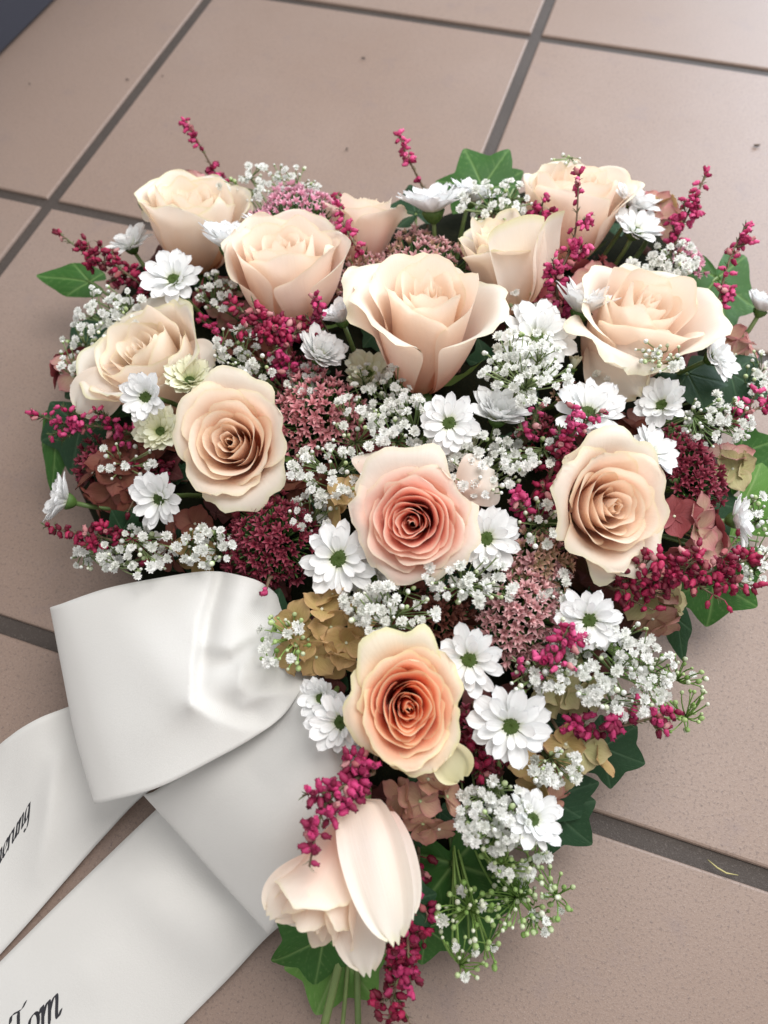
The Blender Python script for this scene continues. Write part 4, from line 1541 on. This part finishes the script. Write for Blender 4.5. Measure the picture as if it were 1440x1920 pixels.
# ------------------------------------------------------------------ hydrangea
for a in [
    ('tan hydrangea cluster right of the ribbon loop', 612, 1185, 78, (0, .1, 1), .108, 'hyd_tan', 10, 1, dict(fr_px=50, mat2='hyd_tan')),
    ('rosy brown hydrangea cluster below the orange-centred rose', 800, 1515, 62, (0, -.1, 1), .100, 'hyd_brown', 7, 2, dict(fr_px=47, mat2='hyd_brown')),
    ('burgundy hydrangea cluster right of the right-hand rose', 1312, 1000, 56, (.3, -.1, .9), .098, 'hyd_burgundy', 6, 3, dict(fr_px=48, mat2='hyd_pink')),
    ('tan and pink hydrangea cluster at the back, upper right', 1240, 395, 40, (.2, .7, .7), .098, 'hyd_tan', 5, 4, dict(fr_px=42, mat2='hyd_pink')),
    ('dark pink hydrangea florets in the gap above the large right rose', 1140, 512, 48, (0, .6, .8), .098, 'hyd_burgundy', 5, 5, dict(fr_px=42, mat2='hyd_pink')),
    ('rust brown hydrangea cluster in the shade at the left', 212, 890, 62, (-.1, .1, 1), .085, 'hyd_rust', 8, 6, dict(fr_px=46)),
    ('pink hydrangea florets along the left edge below the small ivy leaf', 122, 690, 40, (-.6, .2, .8), .070, 'hyd_pink', 4, 7, dict(fr_px=36, mat2='hyd_burgundy')),
    ('pink hydrangea florets at the right edge beside the big ivy leaf', 1388, 650, 34, (.3, .4, .8), .080, 'hyd_pink', 4, 8, dict(fr_px=40)),
    ('olive hydrangea florets right of the dusty red stonecrop', 1062, 1290, 52, (0, .1, 1), .092, 'hyd_olive', 6, 9, dict(fr_px=44)),
    ('green and pink hydrangea florets at the right edge above the lower ivy', 1388, 872, 30, (.3, .3, .8), .085, 'hyd_olive', 3, 10, dict(fr_px=42, mat2='hyd_pink')),
    ('pale pink hydrangea florets behind the upper left cream rose', 352, 352, 36, (0, .6, .8), .085, 'hyd_pink', 4, 11, dict(fr_px=40)),
    ('olive hydrangea florets under the long dark heather at the right', 1238, 1135, 48, (.2, -.1, .9), .085, 'hyd_olive', 6, 12, dict(fr_px=44, mat2='hyd_brown')),
    ('rust hydrangea florets left of the large burgundy stonecrop', 352, 1020, 46, (0, 0, 1), .088, 'hyd_rust', 5, 13, dict(fr_px=44, mat2='hyd_tan')),
    ('drooping hydrangea florets on the dark ivy at the lower right', 1090, 1425, 50, (.2, -.1, .9), .082, 'hyd_tan', 4, 14, dict(fr_px=46, mat2='hyd_olive')),
    ('burgundy hydrangea florets in the gap left of the round peach rose', 290, 860, 40, (0, 0, 1), .080, 'hyd_rust', 4, 15, dict(fr_px=40)),
    ('dark red hydrangea florets deep under the second rose', 500, 640, 60, (0, .2, 1), .080, 'hyd_rust', 7, 16, dict(fr_px=44)),
    ('brown hydrangea florets deep between the open coral-centred and orange-centred roses', 760, 1150, 56, (0, .1, 1), .082, 'hyd_rust', 6, 17, dict(fr_px=44)),
    ('dark red hydrangea florets deep below the rose-pink stonecrop', 600, 920, 50, (0, .1, 1), .078, 'hyd_rust', 6, 18, dict(fr_px=44)),
    ('red-brown hydrangea florets deep beneath the right-hand white blooms', 1180, 830, 44, (0, .2, 1), .080, 'hyd_rust', 5, 19, dict(fr_px=42)),
    ('pink hydrangea florets deep between the two upper left roses', 420, 560, 50, (0, .3, 1), .086, 'hyd_pink', 6, 21, dict(fr_px=40, mat2='hyd_burgundy')),
    ('burgundy hydrangea florets deep under the narrow cream rose', 1010, 540, 46, (0, .3, 1), .090, 'hyd_burgundy', 5, 22, dict(fr_px=40, mat2='hyd_pink')),
    ('pink and tan hydrangea florets deep right of the lowest chrysanthemums', 1020, 1460, 44, (0, .1, 1), .078, 'hyd_brown', 5, 23, dict(fr_px=40, mat2='hyd_tan')),
    ('burgundy hydrangea florets deep above the open coral-centred rose', 690, 830, 50, (0, .2, 1), .084, 'hyd_burgundy', 6, 24, dict(fr_px=40)),
    ('tan hydrangea petals curling beside the left rim of the open coral-centred rose', 650, 942, 26, (-.3, .3, .8), .118, 'hyd_tan', 2, 20, dict(fr_px=46)),
]:
    hydrangea(*a[:9], **a[9])

# ------------------------------------------------------------------ heather: (px,py,z) from the foot to the tip
for a in [
    ('heather sprig standing highest above the upper left cream rose', [(418, 350, .085), (405, 328, .095), (378, 278, .11), (350, 232, .12)], 42, 1, 'heather', dict(gaps=.12)),
    ('bent heather sprig reaching left above the small ivy leaf', [(275, 540, .095), (225, 505, .10), (165, 478, .10), (112, 438, .10)], 78, 2, 'heather_dark', dict(bias=1.3, branch=4)),
    ('thin heather sprig above the half hidden pale rose and white chrysanthemum', [(805, 370, .09), (785, 335, .10), (765, 295, .115), (748, 252, .125)], 30, 3, 'heather_pink', dict(gaps=.2)),
    ('short heather sprig crossing in front of the half hidden pale rose', [(680, 478, .125), (655, 440, .13), (640, 400, .13), (632, 365, .13)], 30, 4, 'heather_pink', dict(spread=.004)),
    ('dense magenta heather lying across the foot of the second rose', [(600, 625, .118), (550, 620, .13), (490, 605, .135), (432, 568, .135)], 120, 5, 'heather_dark', dict(branch=8, spread=.006, blen=.014)),
    ('magenta heather below the second rose, pointing down', [(520, 600, .12), (540, 640, .125), (530, 670, .12), (515, 700, .11)], 62, 6, 'heather', dict(branch=4, spread=.006)),
    ('short heather tip on the right foot of the second rose', [(602, 600, .125), (598, 580, .135), (592, 560, .14)], 12, 7, 'heather', {}),
    ('tallest heather sprig in front of the back rose at upper right', [(1055, 600, .115), (1045, 530, .135), (1078, 440, .15), (1085, 322, .165)], 120, 8, 'heather_pink', dict(bias=1.9, branch=6, spread=.0058)),
    ('short heather sprig left of the tallest one, before the back rose', [(1020, 455, .12), (1012, 415, .13), (1020, 370, .14)], 30, 9, 'heather', dict(branch=2)),
    ('heather sprig at the upper right in front of tan hydrangea', [(1260, 470, .10), (1285, 410, .115), (1305, 370, .125), (1322, 328, .13)], 66, 10, 'heather_pink', dict(bias=1.5, branch=3)),
    ('heather sprig rising in front of the big ivy leaf at the right', [(1345, 580, .10), (1358, 520, .11), (1375, 470, .12), (1398, 425, .125)], 52, 11, 'heather_pink', dict(bias=1.3, branch=3)),
    ('green-needled heather sprig under the yellow cream rose, reaching left', [(255, 815, .095), (190, 800, .10), (125, 795, .10), (62, 776, .10)], 62, 12, 'heather_pink', dict(needles=12, branch=7, size=.0046, bias=1.0)),
    ('dark heather sprig at the left lower edge under the sideways chrysanthemum', [(290, 1045, .08), (200, 1010, .085), (140, 1000, .09), (84, 985, .09)], 66, 13, 'heather_dark', dict(branch=4, gaps=.1)),
    ('heather sprig with green needles crossing the broad right chrysanthemum', [(1035, 845, .12), (1070, 815, .145), (1100, 790, .15), (1128, 770, .15)], 30, 14, 'heather_pink', dict(needles=7, branch=3)),
    ('heather sprig with green needles left of the broad right chrysanthemum', [(985, 830, .12), (1000, 795, .135), (1008, 765, .135)], 14, 15, 'heather_pink', dict(needles=9, branch=2)),
    ('magenta heather hugging the left side of the right-hand rose', [(1040, 960, .11), (1030, 900, .125), (1050, 860, .135), (1072, 835, .135)], 84, 16, 'heather_dark', dict(branch=5, spread=.006)),
    ('bright pink heather tip between baby\'s breath and the right-hand rose', [(990, 965, .115), (975, 945, .13), (968, 925, .135)], 20, 17, 'heather_pink', {}),
    ('long dark heather sprig below the right-hand rose, reaching right', [(1150, 1105, .10), (1240, 1085, .11), (1320, 1075, .115), (1405, 1048, .115)], 190, 18, 'heather_dark', dict(branch=14, spread=.0070, blen=.017, bias=.9)),
    ('pink heather sprig at the right edge above the lower ivy leaves', [(1375, 800, .085), (1405, 775, .09), (1445, 752, .09)], 44, 19, 'heather_pink', dict(branch=3)),
    ('heather sprig reaching right over the floor at the lower right', [(1050, 1375, .085), (1120, 1370, .09), (1190, 1355, .095), (1262, 1335, .10)], 66, 20, 'heather', dict(branch=5, gaps=.22)),
    ('magenta heather between the lower ribbon loop and the bottom rose', [(700, 1450, .12), (650, 1470, .125), (605, 1520, .125), (580, 1625, .125)], 100, 21, 'heather', dict(branch=5, spread=.006, gaps=.12)),
    ('long drooping heather sprig at the very bottom right of the bottom rose', [(785, 1600, .055), (770, 1720, .06), (745, 1830, .055), (725, 1935, .05)], 150, 22, 'heather_dark', dict(branch=10, spread=.0062, bias=.85)),
    ('second drooping heather sprig at the bottom, ending above the stems', [(775, 1640, .06), (765, 1760, .065), (770, 1850, .06)], 60, 23, 'heather', dict(branch=4, spread=.0055)),
    ('pinkish heather tips over the lower edge of the dusty red stonecrop', [(985, 1275, .105), (1015, 1240, .12), (1050, 1215, .125), (1085, 1200, .12)], 44, 24, 'heather_pink', dict(branch=4)),
    ('dark heather in the shade left of the low left chrysanthemum', [(320, 900, .075), (280, 890, .08), (240, 960, .08)], 30, 25, 'heather_dark', dict(branch=3)),
    ('crimson heather half hidden beside the burgundy stonecrop and orange-centred rose', [(890, 1330, .085), (905, 1400, .09), (925, 1450, .09)], 44, 26, 'heather_dark', dict(branch=3)),
    ('single heather bell by the right end of the ribbon loop', [(505, 1085, .10), (497, 1112, .105)], 3, 27, 'heather_pink', dict(spread=.001, needles=0)),
    ('dark heather between the second rose and the yellow cream rose', [(420, 640, .10), (400, 620, .11), (380, 600, .115)], 14, 28, 'heather_pink', {}),
    ('dark crimson heather behind the upper left chrysanthemum', [(290, 545, .09), (240, 515, .095), (205, 530, .09)], 46, 29, 'heather_dark', dict(branch=3)),
]:
    heather(a[0], a[1], a[2], a[3], a[4], **a[5])

# ------------------------------------------------------------------ baby's breath
for a in [
    ('baby\'s breath at the back above the bright pink stonecrop', 512, 345, 92, 34, 34, 22, .105, 1, {}),
    ('baby\'s breath at the left, below the bent heather', 205, 585, 62, 48, 34, 14, .108, 2, {}),
    ('baby\'s breath hanging over the left edge beside the yellow cream rose', 150, 665, 34, 58, 16, 12, .090, 3, {}),
    ('baby\'s breath between the yellow cream rose and the second rose', 440, 655, 42, 46, 18, 8, .118, 4, {}),
    ('baby\'s breath at the back below the pointed ivy leaf, by the narrow cream rose', 930, 378, 62, 40, 26, 12, .130, 5, {}),
    ('dense baby\'s breath right of the biggest rose', 985, 690, 78, 66, 54, 14, .148, 6, {}),
    ('shaded baby\'s breath under the left petals of the biggest rose', 710, 740, 62, 56, 30, 16, .112, 7, {}),
    ('baby\'s breath below the foot of the biggest rose', 770, 800, 70, 50, 40, 10, .128, 8, {}),
    ('baby\'s breath between the rose-pink stonecrop and the open coral-centred rose', 620, 885, 72, 48, 30, 14, .120, 9, {}),
    ('baby\'s breath right of the open coral-centred rose', 915, 870, 76, 56, 44, 10, .128, 10, {}),
    ('baby\'s breath below the right rim of the open coral-centred rose', 885, 1085, 82, 46, 32, 14, .128, 11, {}),
    ('baby\'s breath in the gap above the orange-centred rose', 735, 1150, 76, 50, 30, 12, .128, 12, {}),
    ('greenish baby\'s breath against the right end of the ribbon', 532, 1205, 44, 60, 8, 26, .112, 13, dict(green=True)),
    ('baby\'s breath left of the large burgundy stonecrop', 385, 1025, 52, 34, 20, 14, .105, 14, {}),
    ('baby\'s breath trailing over the left lower edge above the ribbon', 255, 1035, 66, 44, 22, 16, .095, 15, {}),
    ('shaded baby\'s breath hanging lowest on the left side', 180, 1045, 42, 22, 10, 8, .070, 16, {}),
    ('full baby\'s breath under the right lower chrysanthemum', 1165, 1255, 88, 84, 62, 24, .105, 17, {}),
    ('baby\'s breath at the right edge above dark stonecrop', 1345, 790, 62, 48, 26, 20, .108, 18, {}),
    ('baby\'s breath sprays over ivy at the right edge', 1412, 1010, 34, 84, 18, 22, .080, 19, {}),
    ('baby\'s breath beside the lowest chrysanthemum', 925, 1528, 64, 60, 40, 22, .098, 20, {}),
    ('sparse green baby\'s breath spreading over the floor at the bottom right', 985, 1680, 84, 68, 6, 60, .060, 21, dict(green=True, dz=.018, root_px=(880, 1560, .05))),
    ('green baby\'s breath over the large bottom ivy leaf', 880, 1745, 62, 88, 6, 44, .065, 22, dict(green=True, dz=.012, root_px=(850, 1560, .05))),
    ('green unopened baby\'s breath reaching right over the floor', 1262, 1300, 62, 70, 2, 44, .070, 23, dict(green=True, dz=.014)),
    ('baby\'s breath in front of pink stonecrop at the upper right', 1265, 485, 44, 32, 24, 6, .110, 24, {}),
    ('few baby\'s breath buds over the lower right petals of the large right rose', 1235, 668, 44, 30, 3, 16, .150, 25, {}),
    ('few tiny buds above the back rose at the upper right', 1062, 300, 26, 10, 0, 6, .135, 26, {}),
    ('baby\'s breath at the right edge beside pink hydrangea', 1420, 700, 22, 42, 10, 10, .085, 27, {}),
    ('baby\'s breath above the small white blooms right of the back rose', 1215, 500, 44, 22, 10, 4, .112, 28, {}),
    ('baby\'s breath around the right lower chrysanthemum', 1075, 1215, 40, 60, 14, 8, .112, 29, {}),
    ('baby\'s breath below the bud under the biggest rose', 850, 850, 40, 24, 14, 8, .118, 30, {}),
    ('baby\'s breath in the gap between the second rose and the rose-pink stonecrop', 575, 720, 36, 34, 16, 8, .108, 31, {}),
    ('baby\'s breath left of the open coral-centred rose, under its tan petal', 585, 960, 40, 36, 16, 10, .108, 32, {}),
    ('baby\'s breath between the dusty red stonecrop and the right-hand rose', 1045, 1105, 36, 44, 12, 8, .106, 33, {}),
    ('baby\'s breath in the shade between the upper left roses', 405, 545, 36, 40, 12, 10, .106, 34, {}),
    ('baby\'s breath between the biggest rose and the narrow cream rose', 985, 560, 30, 40, 12, 6, .112, 35, {}),
    ('baby\'s breath at the lower right beside drooping hydrangea', 1040, 1440, 46, 30, 14, 12, .092, 36, {}),
    ('small baby\'s breath cluster under the open coral-centred rose', 690, 1130, 44, 30, 16, 6, .116, 37, {}),
    ('baby\'s breath above the broad right chrysanthemum', 1150, 705, 40, 24, 8, 10, .108, 38, {}),
    ('loose baby\'s breath over the gap right of the rose-pink stonecrop', 668, 800, 46, 60, 12, 12, .122, 40, {}),
    ('airy baby\'s breath over the burgundy gap below the broad right chrysanthemum', 990, 850, 60, 40, 12, 12, .126, 41, {}),
    ('thin baby\'s breath left of the right-hand rose over greenish stonecrop', 1010, 985, 36, 50, 8, 8, .120, 42, {}),
    ('airy baby\'s breath between the two lower right chrysanthemums', 1010, 1270, 50, 36, 10, 12, .112, 43, {}),
    ('thin baby\'s breath over the rust hydrangea at the left', 235, 860, 50, 40, 5, 12, .098, 44, {}),
    ('thin baby\'s breath over the heather below the second rose', 470, 690, 40, 30, 8, 8, .122, 45, {}),
    ('green baby\'s breath among the leaves at the bottom tip', 960, 1600, 60, 40, 10, 30, .080, 39, dict(green=True)),
]:
    gyps(*a[:9], **a[9])

# ------------------------------------------------------------------ ivy
for a in [
    ('small pointed ivy leaf sticking out at the left edge', (168, 528), (58, 512), .050, .060, 'ivy', 1, dict(width=.9, lobes=NA, tilt=(0, .2))),
    ('pointed green ivy leaf standing up at the back beside the tile joint', (905, 350), (872, 275), .085, .100, 'ivy', 2, dict(width=1.4, lobes=BR)),
    ('right half of the ivy pair at the back, above the back rose', (925, 350), (985, 318), .082, .088, 'ivy', 3, dict(width=1.1, lobes=BR)),
    ('big green ivy leaf behind heather at the right edge', (1345, 520), (1372, 640), .070, .060, 'ivy', 4, dict(width=.78, lobes=BR)),
    ('folded ivy leaf hanging on the left edge', (105, 800), (95, 925), .060, .035, 'ivy', 5, dict(width=.6, lobes=NA)),
    ('dark ivy leaf at the left behind the green-needled heather', (150, 800), (130, 890), .065, .045, 'ivy_dark', 6, dict(width=1.2, lobes=BR)),
    ('bright ivy leaf at the right edge, upper of three', (1385, 850), (1450, 900), .055, .045, 'ivy', 7, dict(width=1.3, lobes=BR)),
    ('bright ivy leaf at the right edge behind baby\'s breath', (1395, 940), (1460, 1010), .045, .030, 'ivy_light', 8, dict(width=1.3, lobes=BR)),
    ('rounded green ivy leaf under the long dark heather at the right', (1340, 1090), (1330, 1180), .055, .040, 'ivy', 9, dict(width=1.5, lobes=BR)),
    ('small dark ivy leaf hanging below the olive hydrangea at the right', (1270, 1160), (1285, 1245), .050, .030, 'ivy_dark', 10, dict(width=.7, lobes=NA)),
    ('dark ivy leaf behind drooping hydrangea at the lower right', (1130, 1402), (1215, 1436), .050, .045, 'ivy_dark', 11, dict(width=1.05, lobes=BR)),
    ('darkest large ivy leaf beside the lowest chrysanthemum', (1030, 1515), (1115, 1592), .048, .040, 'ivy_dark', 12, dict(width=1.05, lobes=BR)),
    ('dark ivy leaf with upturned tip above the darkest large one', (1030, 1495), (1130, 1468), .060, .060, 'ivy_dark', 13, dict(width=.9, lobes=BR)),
    ('large glossy ivy leaf at the bottom under green baby\'s breath', (850, 1620), (905, 1815), .050, .025, 'ivy', 14, dict(width=.95, lobes=BR)),
    ('ivy leaf at the bottom half under the hanging rose', (606, 1762), (506, 1812), .045, .028, 'ivy', 15, dict(width=.85, lobes=BR)),
    ('light ivy leaf flat on the floor among the bottom stems', (640, 1790), (590, 1915), .035, .012, 'ivy_light', 16, dict(width=1.0, lobes=BR)),
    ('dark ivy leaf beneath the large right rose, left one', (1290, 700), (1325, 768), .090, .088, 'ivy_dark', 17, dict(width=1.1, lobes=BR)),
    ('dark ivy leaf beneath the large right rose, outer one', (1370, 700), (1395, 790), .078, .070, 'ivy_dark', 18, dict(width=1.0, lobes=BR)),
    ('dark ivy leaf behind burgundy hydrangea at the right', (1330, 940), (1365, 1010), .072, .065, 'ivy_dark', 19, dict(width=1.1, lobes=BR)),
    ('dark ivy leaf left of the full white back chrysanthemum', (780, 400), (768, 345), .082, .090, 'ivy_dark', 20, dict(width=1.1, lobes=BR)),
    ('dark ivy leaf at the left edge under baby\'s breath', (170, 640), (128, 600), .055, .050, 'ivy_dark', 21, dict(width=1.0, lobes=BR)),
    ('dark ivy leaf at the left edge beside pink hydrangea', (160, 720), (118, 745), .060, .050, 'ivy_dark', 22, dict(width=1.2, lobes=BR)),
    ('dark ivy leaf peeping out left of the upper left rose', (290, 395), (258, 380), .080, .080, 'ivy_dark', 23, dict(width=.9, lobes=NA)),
    ('green ivy leaf at the right edge beside the lower heather', (1385, 1060), (1400, 1120), .055, .040, 'ivy', 24, dict(width=1.2, lobes=BR)),
    ('ivy leaf at the bottom beside the drooping heather', (800, 1740), (790, 1815), .040, .025, 'ivy', 25, dict(width=1.1, lobes=BR)),
]:
    ivy(*a[:7], **a[7])

# cut stems and a grass blade sticking out at the bottom
for k, (lab, pts, r) in enumerate([
        ('pale green cut rose stem at the bottom, left of the pair', [(660, 1700, .05), (638, 1800, .035), (605, 1935, .02)], .0023),
        ('green cut stem at the bottom, right of the pair', [(672, 1700, .05), (668, 1800, .03), (672, 1935, .015)], .0018),
        ('thin yellowish stem between the two bottom stems', [(655, 1760, .04), (650, 1850, .025), (640, 1945, .012)], .0012)]):
    w = [P(*p) for p in pts]
    o = bpy.data.objects.new('cut_stem', mesh('cut_stem', *tube([q - w[0] for q in bez(w[0], w[1], w[2], 10)], r, 8), M['green_stem']))
    COL.objects.link(o)
    o.location = w[0]
    o['label'], o['category'], o['group'] = lab, 'flower stem', 'cut stems at the bottom'

# short leaves pinned into the foam between the flowers
rg_ = random.Random(77)
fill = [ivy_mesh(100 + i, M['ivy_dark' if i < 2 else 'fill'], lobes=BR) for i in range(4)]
k = 0
while k < 260:
    x, y = rg_.uniform(130, 1390), rg_.uniform(360, 1760)
    if not inside(x, y, OUT):
        continue
    z_ = .076 + .016 * rg_.random() - .02 * min(1, math.dist((x, y), (770, 940)) / 650)
    d = cdir(rg_.uniform(-.6, .6), rg_.uniform(-.4, .7), 1)
    s = rg_.uniform(.010, .022)
    part('leaf', fill[k % 4], bpy.data.objects['heart_base'],
         bpy.data.objects['heart_base'].matrix_world.inverted() @ frame(P(x, y, z_), d, rg_.uniform(0, 6.28)) @ Matrix.Scale(s, 4))
    k += 1
